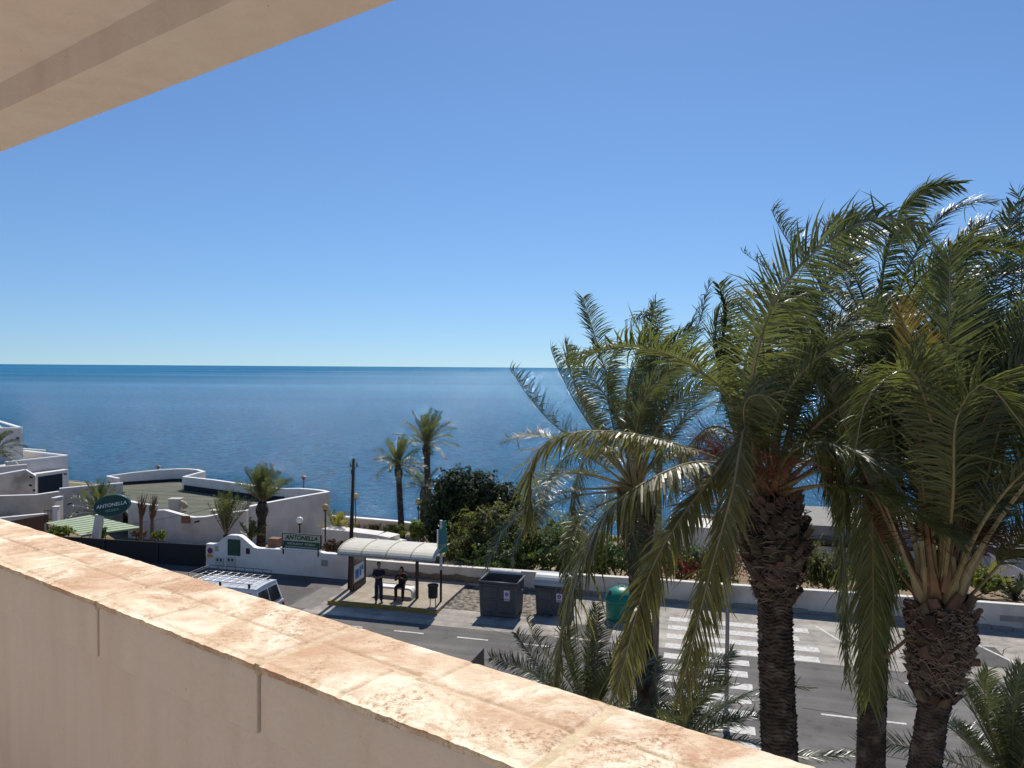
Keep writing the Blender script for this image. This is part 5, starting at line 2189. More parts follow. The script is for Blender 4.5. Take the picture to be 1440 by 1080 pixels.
def frond(root, pts, rg, Lmax=.42, nl=70, wl=.026, start=.20, r0=.035, grav=.35, wind=.25, mats=None, fold=.55, name='frond', ns=3):
    if ns == 3:
        nl = int(nl * 1.5)
        Lmax *= 1.22
        wl *= .78
        nl = int(nl * 1.12)
        if wind > .2:
            wind *= 1.5
    path, L_ = catmull(pts, 24)
    n = len(path)
    mb = MB()
    rad = [r0 * (1 - .25 * i / n) if i < 3 else r0 * .72 * (1 - (i / (n - 1)) ** .8 * .86) for i in range(n)]
    rad[0], rad[1], rad[2] = r0 * 1.7, r0 * 1.25, r0 * 1.05
    if start > .27:
        mats = list(mats or [m_frond, m_rach])
    mb.tube(path, rad, 5, 1)
    # frames
    T = [(path[min(i + 1, n - 1)] - path[max(i - 1, 0)]).normalized() for i in range(n)]
    out = V((T[0].x, T[0].y, 0))
    up = V((0, 0, 1)) - T[0] * T[0].z
    if up.length < .25:
        up = -V((T[min(8, n - 1)].x, T[min(8, n - 1)].y, 0))
        up = up - T[0] * up.dot(T[0])
    Nn = up.normalized()
    tw = rg.uniform(-.9, .9)
    frames = []
    for i in range(n):
        Nn = (Nn - T[i] * Nn.dot(T[i])).normalized()
        a = tw * i / n
        B_ = T[i].cross(Nn)
        frames.append((T[i], Nn * math.cos(a) + B_ * math.sin(a), (B_ * math.cos(a) - Nn * math.sin(a))))
    for k in range(nl):
        u = start + (1 - start) * (k + .5) / nl
        ui = u * (n - 1)
        i = min(int(ui), n - 2)
        fr = ui - i
        p = path[i].lerp(path[i + 1], fr)
        t_, n_, b_ = frames[i]
        w_ = (u - start) / (1 - start)
        L1 = Lmax * (.45 + .9 * w_) if w_ < .35 else Lmax * (.77 + .3 * (w_ - .35)) if w_ < .65 else Lmax * (.86 - 1.3 * (w_ - .65) ** 1.5 * 1.6)
        L1 = max(L1, Lmax * .28)
        for sg in (-1, 1):
            ll = L1 * rg.uniform(.72, 1.15)
            if rg.random() < .05:
                continue
            fwd = .55 + .75 * w_ + rg.uniform(-.14, .14)
            lift = fold + rg.uniform(-.30, .30)
            d = (t_ * fwd + b_ * sg * .95 + n_ * lift).normalized()
            if rg.random() < .07:
                d = (d + V((rg.uniform(-1, 1), rg.uniform(-1, 1), rg.uniform(-1, 1))) * .8).normalized()
            pp = p.copy()
            ww = wl * rg.uniform(.8, 1.15)
            sdv = d.cross(n_ + b_ * sg * rg.uniform(-.5, .5)).normalized()
            vs = []
            gg = grav * rg.uniform(.6, 1.4)
            wd = wind * rg.uniform(.5, 1.5)
            for q in range(ns + 1):
                v = q / ns
                wq = ww * (.55 + 1.2 * v) if v < .34 else ww * (1.05 - .95 * ((v - .3) / .7) ** 1.6)
                if q < ns:
                    vs += [pp - sdv * wq * .5, pp + sdv * wq * .5]
                else:
                    vs += [pp]
                d = (d + G * gg * .5 + WIND * wd * .5).normalized()
                sdv = (sdv - d * sdv.dot(d)).normalized()
                pp = pp + d * ll / ns
            o_ = len(mb.v)
            mb.v += vs
            for q in range(ns - 1):
                mb.f.append((o_ + 2 * q, o_ + 2 * q + 1, o_ + 2 * q + 3, o_ + 2 * q + 2))
                mb.m.append(0)
            mb.f.append((o_ + 2 * ns - 2, o_ + 2 * ns - 1, o_ + 2 * ns))
            mb.m.append(0)
    return mb.build(name, mats or [m_frond, m_rach], root)


def trunk_mesh(root, path, rf, seed, ring=.062, amp=.10, name='trunk', na=40, dz=.016, zmin=None):
    """path: list of (z, x, y) from bottom to top, rf(z) radius"""
    mb = MB()
    z0, z1 = path[0][0], path[-1][0]
    zc = []
    z = z0
    vis = zmin if zmin is not None else z0
    while z < z1:
        zc.append(z)
        z += dz if z > vis - .1 else .25
    zc.append(z1)

    def ctr(z):
        for (a, xa, ya), (b_, xb, yb) in zip(path[:-1], path[1:]):
            if z <= b_:
                u = (z - a) / (b_ - a)
                u2 = u
                return xa + (xb - xa) * u2, ya + (yb - ya) * u2
        return path[-1][1], path[-1][2]
    for z in zc:
        cx, cy = ctr(z)
        r_ = rf(z)
        for j in range(na):
            a = 2 * PI * j / na
            ph = z / ring + .28 * math.sin(a * 5 + seed) + 1.1 * noise.noise(V((math.cos(a) * 1.5, math.sin(a) * 1.5, z * 5 + seed)))
            f_ = ph % 1.0
            cell = noise.noise(V((math.cos(a) * 3.2, math.sin(a) * 3.2, math.floor(ph) * 3.7 + seed)))
            s_ = (f_ ** 1.6) * (.7 + .8 * cell)
            fine = noise.noise(V((math.cos(a) * 9, math.sin(a) * 9, z * 22)))
            rr_ = r_ * (1 - amp * .6 + amp * 1.35 * s_ + .028 * fine)
            mb.v.append(V((cx + rr_ * math.cos(a), cy + rr_ * math.sin(a), z)))
    for i in range(len(zc) - 1):
        for j in range(na):
            a, b_ = i * na + j, i * na + (j + 1) % na
            mb.f.append((a, b_, b_ + na, a + na))
            mb.m.append(0)
    mb.f.append(tuple(range((len(zc) - 1) * na, len(zc) * na)))
    mb.m.append(0)
    return mb.build(name, m_trunk, root, smooth=False), ctr


def boots(root, ctr, z0, z1, rf, rg, step=.045, w_=.13, h_=.17, th=.035, lean=.55, fibres=0, rag=.5):
    mb = MB()
    z = z0
    k = 0
    ga = 2.39996
    while z < z1:
        a = k * ga + rg.uniform(-.25, .25)
        r_ = rf(z) * .95
        cx, cy = ctr(z)
        o_ = V((math.cos(a), math.sin(a), 0))
        s_ = V((-math.sin(a), math.cos(a), 0))
        p = V((cx, cy, z)) + o_ * r_
        W, H = w_ * rg.uniform(.65, 1.25), h_ * rg.uniform(.55, 1.35)
        ln = lean * rg.uniform(.4, 1.4)
        tw = s_ * rg.uniform(-.05, .05)
        tip = p + V((0, 0, H)) + o_ * H * ln + tw
        mid_ = p + V((0, 0, H * .5)) + o_ * H * ln * .30 + tw * .4
        T_ = th * rg.uniform(.7, 1.3)
        a0, a1 = p - s_ * W * .62, p + s_ * W * .62
        b0, b1 = mid_ - s_ * W * .48, mid_ + s_ * W * .48
        cut = rg.uniform(-.3, .3) * H * rag
        c0, c1 = tip - s_ * W * .30 + V((0, 0, cut)), tip + s_ * W * .30 - V((0, 0, cut))
        ot = o_ * T_
        mb.add([a0 - ot, a1 - ot, b1 - ot * .5, b0 - ot * .5, c1 - ot * .3, c0 - ot * .3,
                a0 + ot * .5, a1 + ot * .5, b1 + ot, b0 + ot, c1 + ot * .7, c0 + ot * .7, (b0 + b1) / 2 + ot * 1.5, (a0 + a1) / 2 + ot, (c0 + c1) / 2 + ot * 1.0],
               [(0, 1, 2, 3), (3, 2, 4, 5), (6, 9, 12, 13), (13, 12, 8, 7), (9, 11, 14, 12), (12, 14, 10, 8), (0, 3, 9, 6), (3, 5, 11, 9), (1, 7, 8, 2), (2, 8, 10, 4), (5, 4, 10, 14, 11), (0, 6, 13, 7, 1)])
        z += step * rg.uniform(.25, .6)
        k += 1
    o = mb.build('leaf_boots', m_boot, root)
    if fibres:
        mb = MB()
        for k in range(fibres):
            z = rg.uniform(z0, z1)
            a = rg.uniform(0, 2 * PI)
            cx, cy = ctr(z)
            o_ = V((math.cos(a), math.sin(a), 0))
            s_ = V((-math.sin(a), math.cos(a), 0))
            p = V((cx, cy, z)) + o_ * (rf(z) * 1.08)
            d = (s_ * rg.uniform(-1, 1) + V((0, 0, rg.uniform(-.7, .7))) + o_ * rg.uniform(-.1, .35)).normalized()
            l_ = rg.uniform(.06, .20)
            q = p + d * l_ * .5 + o_ * .02
            e = p + d * l_ + V((0, 0, -.05)) - o_ * .01
            w2 = V((0, 0, rg.uniform(.003, .008)))
            mb.add([p - w2, p + w2, q + w2, q - w2, e], [(0, 1, 2, 3), (3, 2, 4)])
        mb.build('bark_fibre', m_fibre, root)
    return o


def stalks(root, p0, d0, rg, n=40, L_=.7, m=m_fruit):
    mb = MB()
    p0 = V(p0)
    d0 = V(d0).normalized()
    st = p0 + d0 * L_
    mb.tube([p0, p0 + d0 * L_ * .5 + V((0, 0, .04)), st], [.022, .018, .012], 5)
    for k in range(n):
        d = (d0 + V((rg.uniform(-.8, .8), rg.uniform(-.8, .8), rg.uniform(-.9, .5)))).normalized()
        p = p0.lerp(st, rg.uniform(.6, 1))
        pts = [p]
        for q in range(4):
            d = (d + V((0, 0, -.14)) + V((rg.uniform(-.2, .2), rg.uniform(-.2, .2), rg.uniform(-.2, .2)))).normalized()
            p = p + d * L_ * .20
            pts.append(p)
        mb.tube(pts, [.004, .004, .0035, .003, .002], 3, cap=False)
    return mb.build('fruit_stalk', m, root)


def hero(name_label, base_px, crown, d, rf, zvis, seed, group, bulge, heroes, nfill, fl, spec_):
    rg = random.Random(seed)
    cpx, cpy = crown
    C = at(cpx, cpy, d)
    pts = []
    for px, py in base_px:      # points down the trunk
        q = at(px, py, d)
        pts.append((q.z, q.x, q.y))
    pts = sorted(pts)
    x0, y0 = pts[0][1], pts[0][2]
    pts = [(0.0, x0, y0)] + pts + [(C.z, C.x, C.y)]
    root = thing('palm_tree', name_label, 'palm tree', V((x0, y0, .12)), group)
    _, ctr = trunk_mesh(root, pts, rf, seed, zmin=zvis, **spec_.get('trunk', {}))
    for (z0, z1, kw) in bulge:
        boots(root, ctr, z0, z1, rf, rg, **kw)
    for h_ in heroes:
        px = [(a, b_, c) for a, b_, c in h_['p']]
        P = [C + (at(a, b_, d + c) - C) for a, b_, c in px]
        if h_.get('from', True):
            P = [C + (P[0] - C).normalized() * .05] + P if (P[0] - C).length > .2 else P
        frond(root, P, rg, **{k: v for k, v in h_.items() if k not in ('p', 'from')})
    for k in range(nfill):
        az = k * 2.39996 + rg.uniform(-.3, .3)
        u = (k + .5) / nfill
        el = math.radians(fl['el0'] + (fl['el1'] - fl['el0']) * u + rg.uniform(-9, 9))
        if 'skip' in fl and fl['skip'](math.cos(az), math.degrees(el)):
            continue
        ms = rg.choice(fl.get('mats', [[m_frond, m_rach], [m_frond_d, m_rach], [m_frond, m_rach], [m_frond_d, m_rach]]))
        P = sim(C + V((math.cos(az), math.sin(az), 0)) * fl.get('r', .15) + V((0, 0, fl.get('dz', .3) * (1 - u))), az, el, fl['L'] * rg.uniform(.8, 1.1), fl['g'] * (0.6 + .8 * u) * rg.uniform(.8, 1.2), fl['w'] * rg.uniform(.6, 1.4))
        frond(root, P, rg, mats=ms, **fl.get('kw', {}))
    return root, C, rg


def lerp_r(tab):
    def f_(z):
        if z <= tab[0][0]:
            return tab[0][1]
        for (a, ra), (b_, rb) in zip(tab[:-1], tab[1:]):
            if z <= b_:
                u = (z - a) / (b_ - a)
                u = u * u * (3 - 2 * u)
                return ra + (rb - ra) * u
        return tab[-1][1]
    return f_


def zof(py, d, px=1100):
    return at(px, py, d).z


H_ = [m_frond_h, m_rach]
Y, D_, Dp, Br = [m_frond_y, m_rach], [m_frond, m_rach], [m_frond_d, m_rach], [m_frond_b, m_rach_b]
GRP = 'tall palms in front of the balcony'
# --- palm A (left, slender and leaning)
d = 14.0
rfA = lerp_r([(0, .2), (zof(860, d), .185), (zof(775, d), .19), (zof(755, d), .27), (zof(715, d), .31), (zof(690, d), .20)])
hero('slender left palm, its leaning trunk thinnest and farthest of the tall palms', [(915, 1060), (911, 1000), (901, 860), (896, 790)], (893, 694), d, rfA, zof(1075, d), 11, GRP,
     [(zof(778, d), zof(698, d), dict(step=.05, w_=.13, h_=.2, lean=.35, fibres=350))],
     [dict(p=[(893, 690, 0), (868, 636, .1), (838, 632, .2), (811, 675, .3), (808, 790, .3)], mats=H_, Lmax=.62, fold=.1, grav=.9),
      dict(p=[(893, 690, 0), (850, 640, 0), (790, 606, -.3), (750, 566, -.6), (717, 519, -.8)], mats=Dp, Lmax=.42),
      dict(p=[(893, 690, 0), (868, 590, .3), (845, 500, .6), (819, 418, .8)], mats=Dp, Lmax=.42, start=.3),
      dict(p=[(893, 690, 0), (875, 600, -.3), (840, 540, -.5), (802, 497, -.6)], mats=Dp),
      dict(p=[(893, 690, 0), (893, 590, .4), (905, 500, .8), (923, 425, 1.0)], mats=Dp, start=.3),
      dict(p=[(893, 690, 0), (905, 600, .4), (925, 500, .4), (918, 440, .2), (880, 450, 0)], mats=Dp, start=.3),
      dict(p=[(893, 690, 0), (925, 590, .2), (955, 500, .2), (980, 436, .3)], mats=Dp, start=.3),
      dict(p=[(893, 690, 0), (935, 580, .4), (975, 480, .6), (998, 396, .7)], mats=Dp, start=.3),
      dict(p=[(893, 690, 0), (945, 610, .2), (1000, 540, .2), (1040, 500, .2)], mats=Dp),
      dict(p=[(893, 690, 0), (855, 640, .5), (800, 640, .8), (764, 690, 1), (752, 740, 1)], mats=D_, fold=.1, grav=.7),
      dict(p=[(893, 690, 0), (930, 640, -.4), (965, 650, -.6), (990, 710, -.7)], mats=D_, fold=.1, grav=.9)],
     34, dict(skip=lambda c, e: c > .35 and e < 50, el0=82, el1=-12, L=3.1, g=.5, w=.35, kw=dict(nl=60, start=.28, Lmax=.44), r=.12), dict(trunk=dict(na=32)))
# --- palm C (tall, behind) : trunk rises out of the crown mass
d = 10.6
rfC = lerp_r([(0, .21), (zof(1000, d), .195), (zof(760, d), .19), (zof(640, d), .21), (zof(600, d), .30), (zof(540, d), .32), (zof(500, d), .2)])
hero('tallest middle palm, trunk hidden by long hanging fronds', [(1224, 1075), (1226, 1000), (1232, 800), (1240, 640)], (1246, 510), d, rfC, zof(1085, d), 12, GRP,
     [(zof(640, d), zof(515, d), dict(step=.045, fibres=100))],
     [dict(p=[(1246, 505, 0), (1222, 470, -.3), (1204, 520, -.5), (1208, 680, -.6), (1222, 830, -.6), (1230, 965, -.6)], mats=D_, Lmax=.8, nl=120, fold=-.1, grav=.8, wind=.02, start=.2, wl=.03),
      dict(p=[(1246, 505, 0), (1230, 450, -.5), (1222, 520, -.8), (1226, 680, -.9), (1228, 850, -.9), (1222, 985, -.8)], mats=D_, Lmax=.78, nl=125, fold=-.2, grav=.9, wind=.0, start=.2, wl=.03),
      dict(p=[(1246, 505, 0), (1205, 480, .1), (1183, 560, .1), (1180, 700, .1), (1184, 830, 0), (1193, 960, 0)], mats=Dp, Lmax=.46, nl=90, fold=0, grav=.9, wind=.05),
      dict(p=[(1246, 505, 0), (1275, 470, -.4), (1262, 560, -.6), (1250, 720, -.6), (1240, 880, -.6)], mats=Dp, Lmax=.55, nl=90, fold=0, grav=.9, wind=.0),
      dict(p=[(1246, 505, 0), (1240, 400, .3), (1262, 310, .5), (1300, 268, .6), (1348, 258, .6)], mats=Dp, Lmax=.42, nl=90, wl=.03),
      dict(p=[(1246, 505, 0), (1268, 400, .3), (1310, 320, .4), (1355, 288, .5), (1400, 284, .5)], mats=Dp, Lmax=.42, nl=90),
      dict(p=[(1246, 505, 0), (1290, 420, .3), (1345, 345, .4), (1400, 310, .5), (1436, 330, .5)], mats=Dp, Lmax=.42, nl=90),
      dict(p=[(1246, 505, 0), (1300, 440, .1), (1360, 390, .1), (1430, 380, .1), (1480, 400, .1)], mats=Dp, Lmax=.42, nl=90),
      dict(p=[(1246, 505, 0), (1215, 420, .2), (1190, 350, .3), (1200, 300, .4)], mats=Dp, Lmax=.40),
      dict(p=[(1246, 505, 0), (1170, 440, .4), (1110, 400, .5), (1044, 354, .6)], mats=Dp, Lmax=.28, wl=.018, nl=60),
      dict(p=[(1246, 505, 0), (1150, 460, .5), (1090, 455, .6), (1035, 470, .6)], mats=Dp, Lmax=.30, nl=60)],
     32, dict(el0=70, el1=-50, L=2.7, g=.6, w=.5, kw=dict(nl=56, start=.22, Lmax=.44, grav=.5), r=.12), dict(trunk=dict(na=30, zmin=None) if False else dict(na=30)))
# --- palm B (thick, centre right)
d = 9.5
rfB = lerp_r([(0, .24), (zof(1060, d), .225), (zof(850, d), .215), (zof(825, d), .23), (zof(795, d), .36), (zof(760, d), .40), (zof(715, d), .36), (zof(690, d), .26)])
heroB = [
    dict(p=[(1078, 690, 0), (1054, 590, -.7), (1068, 480, -1.1), (1105, 398, -1.2), (1170, 335, -1.2), (1240, 306, -1.1), (1300, 320, -1.0)], mats=D_, Lmax=.62, nl=125, r0=.05, wl=.03, wind=.15, fold=.25, grav=.45, start=.15),
    dict(p=[(1086, 690, 0), (1105, 560, 0), (1140, 440, .1), (1200, 350, .3), (1262, 318, .5)], mats=Dp, Lmax=.5, nl=90, r0=.045),
    dict(p=[(1075, 690, 0), (1045, 640, -.2), (1025, 560, -.4), (965, 510, -.8), (890, 488, -1.1), (820, 497, -1.4)], mats=D_, Lmax=.52, nl=95, wl=.03, start=.25),
    dict(p=[(1075, 695, 0), (1030, 655, -.2), (968, 630, -.5), (900, 612, -.7), (830, 606, -.9), (775, 618, -1.0), (746, 660, -1.0), (745, 735, -1.0)], mats=H_, Lmax=.50, nl=100, fold=.05, grav=.9, wind=-.05, wl=.03, start=.3),
    dict(p=[(1070, 700, 0), (1040, 662, -.4), (1000, 650, -.7), (950, 657, -1.0), (868, 705, -1.4), (818, 778, -1.6), (795, 860, -1.7), (780, 955, -1.8)], mats=H_, Lmax=.72, nl=120, fold=-.1, grav=.7, wind=.0, wl=.038, start=.28),
    dict(p=[(1075, 700, 0), (1056, 640, -.3), (1045, 606, -.5), (1010, 660, -.8), (950, 740, -1.1), (905, 830, -1.3), (868, 975, -1.4)], mats=H_, Lmax=.50, nl=115, fold=-.1, grav=.6, wind=.0, wl=.036, start=.3, r0=.04),
    dict(p=[(1080, 700, 0), (1062, 640, -.5), (1048, 600, -.8), (1030, 690, -1.2), (1000, 800, -1.4), (975, 900, -1.5), (955, 985, -1.5)], mats=H_, Lmax=.56, nl=110, fold=-.2, grav=.7, wind=.0, wl=.03, start=.3),
    dict(p=[(1095, 690, 0), (1120, 640, -.3), (1150, 650, -.5), (1178, 720, -.6), (1188, 820, -.6), (1190, 930, -.6)], mats=D_, Lmax=.42, nl=90, fold=0, grav=.9, wind=0, start=.25),
    dict(p=[(1090, 690, 0), (1115, 620, -.5), (1150, 618, -.7), (1180, 660, -.8), (1190, 730, -.8)], mats=D_, Lmax=.5, nl=80, fold=.1, grav=1.0, wind=-.35, start=.35, wl=.034),
    dict(p=[(1085, 690, 0), (1095, 560, -.4), (1080, 470, -.5), (1105, 430, -.6), (1165, 520, -.8), (1200, 610, -.8)], mats=D_, Lmax=.5, nl=95, fold=.2, grav=.7, wind=.0, start=.25),
    dict(p=[(1085, 690, 0), (1075, 560, .4), (1090, 460, .5), (1130, 420, .6), (1150, 520, .6)], mats=Dp, Lmax=.5, nl=80, grav=.9),
    dict(p=[(1090, 690, 0), (1130, 560, .2), (1180, 470, .3), (1250, 430, .3), (1300, 470, .3)], mats=Dp, Lmax=.5, nl=80, grav=.7),
    dict(p=[(1095, 690, 0), (1150, 600, -.2), (1210, 560, -.4), (1262, 600, -.5), (1280, 680, -.5)], mats=D_, Lmax=.46, nl=80, grav=.8, fold=.1),
    dict(p=[(1070, 690, 0), (1030, 600, .3), (1012, 520, .5), (1022, 440, .6), (1010, 400, .6)], mats=Dp, Lmax=.40, nl=70, start=.3),
    dict(p=[(1075, 690, 0), (1040, 620, .5), (1000, 600, .8), (960, 640, .9), (940, 700, .9)], mats=D_, Lmax=.45, nl=70, grav=.9, fold=.1)]
rootB, CB, rgB = hero('thick trunked palm right of the slim street lamp with orange fruit stalks', [(1097, 1075), (1094, 1000), (1090, 880), (1088, 760)], (1084, 697), d, rfB, zof(1085, d), 13, GRP,
     [(zof(845, d), zof(700, d), dict(step=.032, w_=.15, h_=.16, th=.035, lean=.5, fibres=900))], heroB,
     28, dict(skip=lambda c, e: c < -.35 and e < 48, el0=84, el1=18, L=2.6, g=.6, w=.5, kw=dict(nl=60, start=.28, Lmax=.46, grav=.6), r=.16), dict(trunk=dict(na=56, dz=.011, ring=.05, amp=.13)))
for k in range(9):
    a = rgB.uniform(0, 2 * PI)
    stalks(rootB, CB + V((.12 * math.cos(a), .12 * math.sin(a), .02)), V((math.cos(a) * .7 - .75, math.sin(a) * .4 - .3, rgB.uniform(.3, .9))), rgB, 46, rgB.uniform(.55, .95))
# --- palm D (right, nearest)
d = 8.6
rfD = lerp_r([(0, .18), (zof(1080, d), .178), (zof(1000, d), .165), (zof(985, d), .19), (zof(970, d), .16), (zof(955, d), .21), (zof(925, d), .285), (zof(880, d), .305), (zof(850, d), .27), (zof(835, d), .20)])
heroD = [
    dict(p=[(1305, 848, 0), (1295, 740, -.1), (1292, 610, -.1), (1270, 490, 0), (1225, 420, .1)], mats=D_, Lmax=.5, nl=95, r0=.055, start=.3),
    dict(p=[(1322, 848, 0), (1325, 720, -.3), (1326, 580, -.5), (1335, 450, -.6), (1335, 360, -.6)], mats=D_, Lmax=.62, nl=100, r0=.058, start=.3, wind=.05, grav=.15, wl=.028),
    dict(p=[(1318, 848, 0), (1310, 720, -.3), (1305, 600, -.5), (1285, 500, -.7), (1262, 428, -.8)], mats=Y, Lmax=.42, nl=85, r0=.055, start=.4, grav=.1, wind=.05),
    dict(p=[(1340, 848, 0), (1372, 740, -.2), (1395, 640, -.4), (1425, 530, -.6), (1445, 440, -.7)], mats=D_, Lmax=.6, nl=100, r0=.055, start=.3, grav=.15, wind=.05, wl=.028),
    dict(p=[(1345, 850, 0), (1385, 770, -.1), (1430, 680, -.2), (1480, 560, -.3)], mats=D_, Lmax=.5, nl=80, r0=.05, start=.35),
    dict(p=[(1300, 850, 0), (1275, 790, 0), (1240, 700, 0), (1190, 600, .1), (1140, 530, .2)], mats=D_, Lmax=.5, nl=90, r0=.05, start=.35),
    dict(p=[(1330, 848, 0), (1345, 730, .3), (1350, 610, .4), (1380, 500, .5), (1440, 430, .6)], mats=Dp, Lmax=.55, nl=95, start=.28),
    dict(p=[(1315, 848, 0), (1300, 730, .4), (1310, 600, .5), (1350, 500, .6), (1430, 470, .7)], mats=Dp, Lmax=.55, nl=95, start=.28),
    dict(p=[(1330, 848, 0), (1355, 700, .2), (1400, 600, .3), (1450, 560, .4)], mats=Y, Lmax=.42, nl=70, start=.4),
    dict(p=[(1325, 848, 0), (1330, 690, -.6), (1300, 560, -.9), (1275, 520, -1.1), (1220, 560, -1.3), (1200, 650, -1.3)], mats=D_, Lmax=.5, nl=95, r0=.05, start=.35, grav=.6, wind=-.1),
    dict(p=[(1325, 848, 0), (1340, 700, -.7), (1345, 590, -1.0), (1385, 540, -1.2), (1440, 600, -1.3)], mats=D_, Lmax=.55, nl=90, r0=.05, start=.35, grav=.5),
    dict(p=[(1320, 848, 0), (1318, 700, .6), (1290, 590, .8), (1230, 560, .9), (1180, 620, .9)], mats=Dp, Lmax=.5, nl=85, grav=.7),
    dict(p=[(1350, 850, 0), (1400, 800, -.1), (1450, 735, -.2), (1520, 640, -.3)], mats=D_, Lmax=.5, nl=80, start=.35),
    dict(p=[(1300, 850, 0), (1262, 800, .2), (1230, 740, .3), (1210, 680, .3)], mats=Br, Lmax=.3, nl=40, start=.5),
    dict(p=[(1350, 860, 0), (1375, 838, -.1), (1410, 825, -.1)], mats=Br, Lmax=.05, nl=6, start=.7, r0=.03),
    dict(p=[(1335, 850, 0), (1345, 760, .5), (1390, 700, .7), (1450, 690, .8)], mats=Dp, Lmax=.5, nl=70),
    dict(p=[(1320, 848, 0), (1322, 680, .2), (1310, 520, .3), (1330, 400, .4), (1370, 330, .5)], mats=Dp, Lmax=.55, nl=95, start=.25),
    dict(p=[(1330, 848, 0), (1340, 680, .2), (1372, 520, .3), (1400, 400, .4), (1426, 290, .5)], mats=Dp, Lmax=.45, nl=95, start=.25),
    dict(p=[(1335, 848, 0), (1368, 700, .2), (1410, 560, .3), (1436, 420, .4), (1432, 270, .5)], mats=Dp, Lmax=.45, nl=95, start=.25)]
rootD, CD, rgD = hero('nearest palm with ragged brown bulge of cut leaf bases at far right', [(1300, 1078), (1306, 1040), (1314, 985), (1321, 900)], (1323, 845), d, rfD, zof(1085, d), 14, GRP,
     [(zof(985, d), zof(965, d), dict(step=.02, w_=.10, h_=.12, th=.03, lean=.8)),
      (zof(962, d), zof(845, d), dict(step=.026, w_=.13, h_=.15, th=.04, lean=.45, fibres=1500, rag=1.0))], heroD,
     18, dict(el0=87, el1=58, L=3.2, g=.2, w=.2, mats=[D_, Dp, [m_frond, m_rach_b]], kw=dict(nl=60, start=.42, Lmax=.5, grav=.3, r0=.055), r=.16), dict(trunk=dict(na=56, dz=.011, ring=.042, amp=.12)))
for k in range(10):
    a = rgD.uniform(0, 2 * PI)
    stalks(rootD, CD + V((.1 * math.cos(a), .1 * math.sin(a), .35)), V((math.cos(a) * .8, math.sin(a) * .5, rgD.uniform(.5, 1.2))), rgD, 60, rgD.uniform(.5, .9), m_frond_b)
# cut petiole stubs
for (px0, py0, px1, py1, r_) in ((1362, 930, 1378, 932, .05), (1268, 900, 1244, 925, .02)):
    mb = MB()
    mb.tube([at(px0 - (10 if px1 > px0 else -6), py0, d - .1), at(px1, py1, d - .15)], [r_ * 1.1, r_ * .9], 6)
    mb.build('petiole_stub', m_rach_b, rootD)

# --- low palms near the pavement
m_fl = mat('low_palm_leaflet', (0.055, 0.074, 0.040), rough=.38, spec=.55, island=.35, trans=.14, tcol=(0.09, 0.125, 0.04))
LP = [m_fl, m_rach]


def low_palm(label, px, py, d, n, L_, seed, el0=80, el1=5, g=.35, w=.2, group='low palms behind the parapet', hero_=()):
    rg = random.Random(seed)
    C = at(px, py, d)
    root = thing('low_palm', label, 'palm', V((C.x, C.y, .12)), group)
    mb = MB()
    mb.tube([V((C.x, C.y, .0)), V((C.x, C.y, C.z * .6)), C], [.24, .22, .2], 14)
    mb.build('trunk', m_trunk, root)
    for P in hero_:
        frond(root, [C] + [at(a, b_, d + c) for a, b_, c in P], rg, Lmax=.34, nl=60, wl=.024, start=.15, mats=LP, fold=.3, grav=.2)
    for k in range(n):
        az = k * 2.39996 + rg.uniform(-.3, .3)
        u = (k + .5) / n
        el = math.radians(el0 + (el1 - el0) * u + rg.uniform(-8, 8))
        P = sim(C, az, el, L_ * rg.uniform(.75, 1.1), g * rg.uniform(.7, 1.3), w * rg.uniform(.4, 1.5))
        frond(root, P, rg, Lmax=.32, nl=50, wl=.022, start=.14, mats=rg.choice([LP, LP, LP, Dp]), fold=.45, grav=.15, wind=.15)
    return root


low_palm('low bushy palm left of the leaning palm trunk above the parapet edge', 835, 1030, 13.2, 20, 2.1, 31,
         hero_=[[(760, 940, 0), (725, 890, 0)], [(770, 960, .2), (720, 935, .3), (690, 925, .3)], [(800, 920, .3), (790, 860, .4)], [(840, 930, .3), (838, 850, .4)], [(800, 960, -.2), (760, 910, -.2), (740, 870, -.2)]])
low_palm('low spreading palm between the leaning palm and the slim street lamp', 945, 1075, 12.4, 22, 2.1, 32, el1=0, w=.35,
         hero_=[[(1010, 1000, 0), (1080, 965, 0), (1140, 968, 0)], [(1030, 1040, 0), (1110, 1062, 0), (1205, 1062, 0)], [(980, 980, .2), (1020, 930, .3), (1030, 915, .3)], [(985, 1010, .4), (1030, 985, .4), (1062, 985, .4)]])
low_palm('low dark green palm in the bottom right corner', 1425, 1110, 10.5, 22, 2.1, 33,
         hero_=[[(1385, 1020, 0), (1350, 955, 0)], [(1400, 1000, 0), (1378, 950, .2)], [(1425, 1000, -.2), (1436, 935, -.3)], [(1375, 1060, 0), (1345, 1020, 0)]])


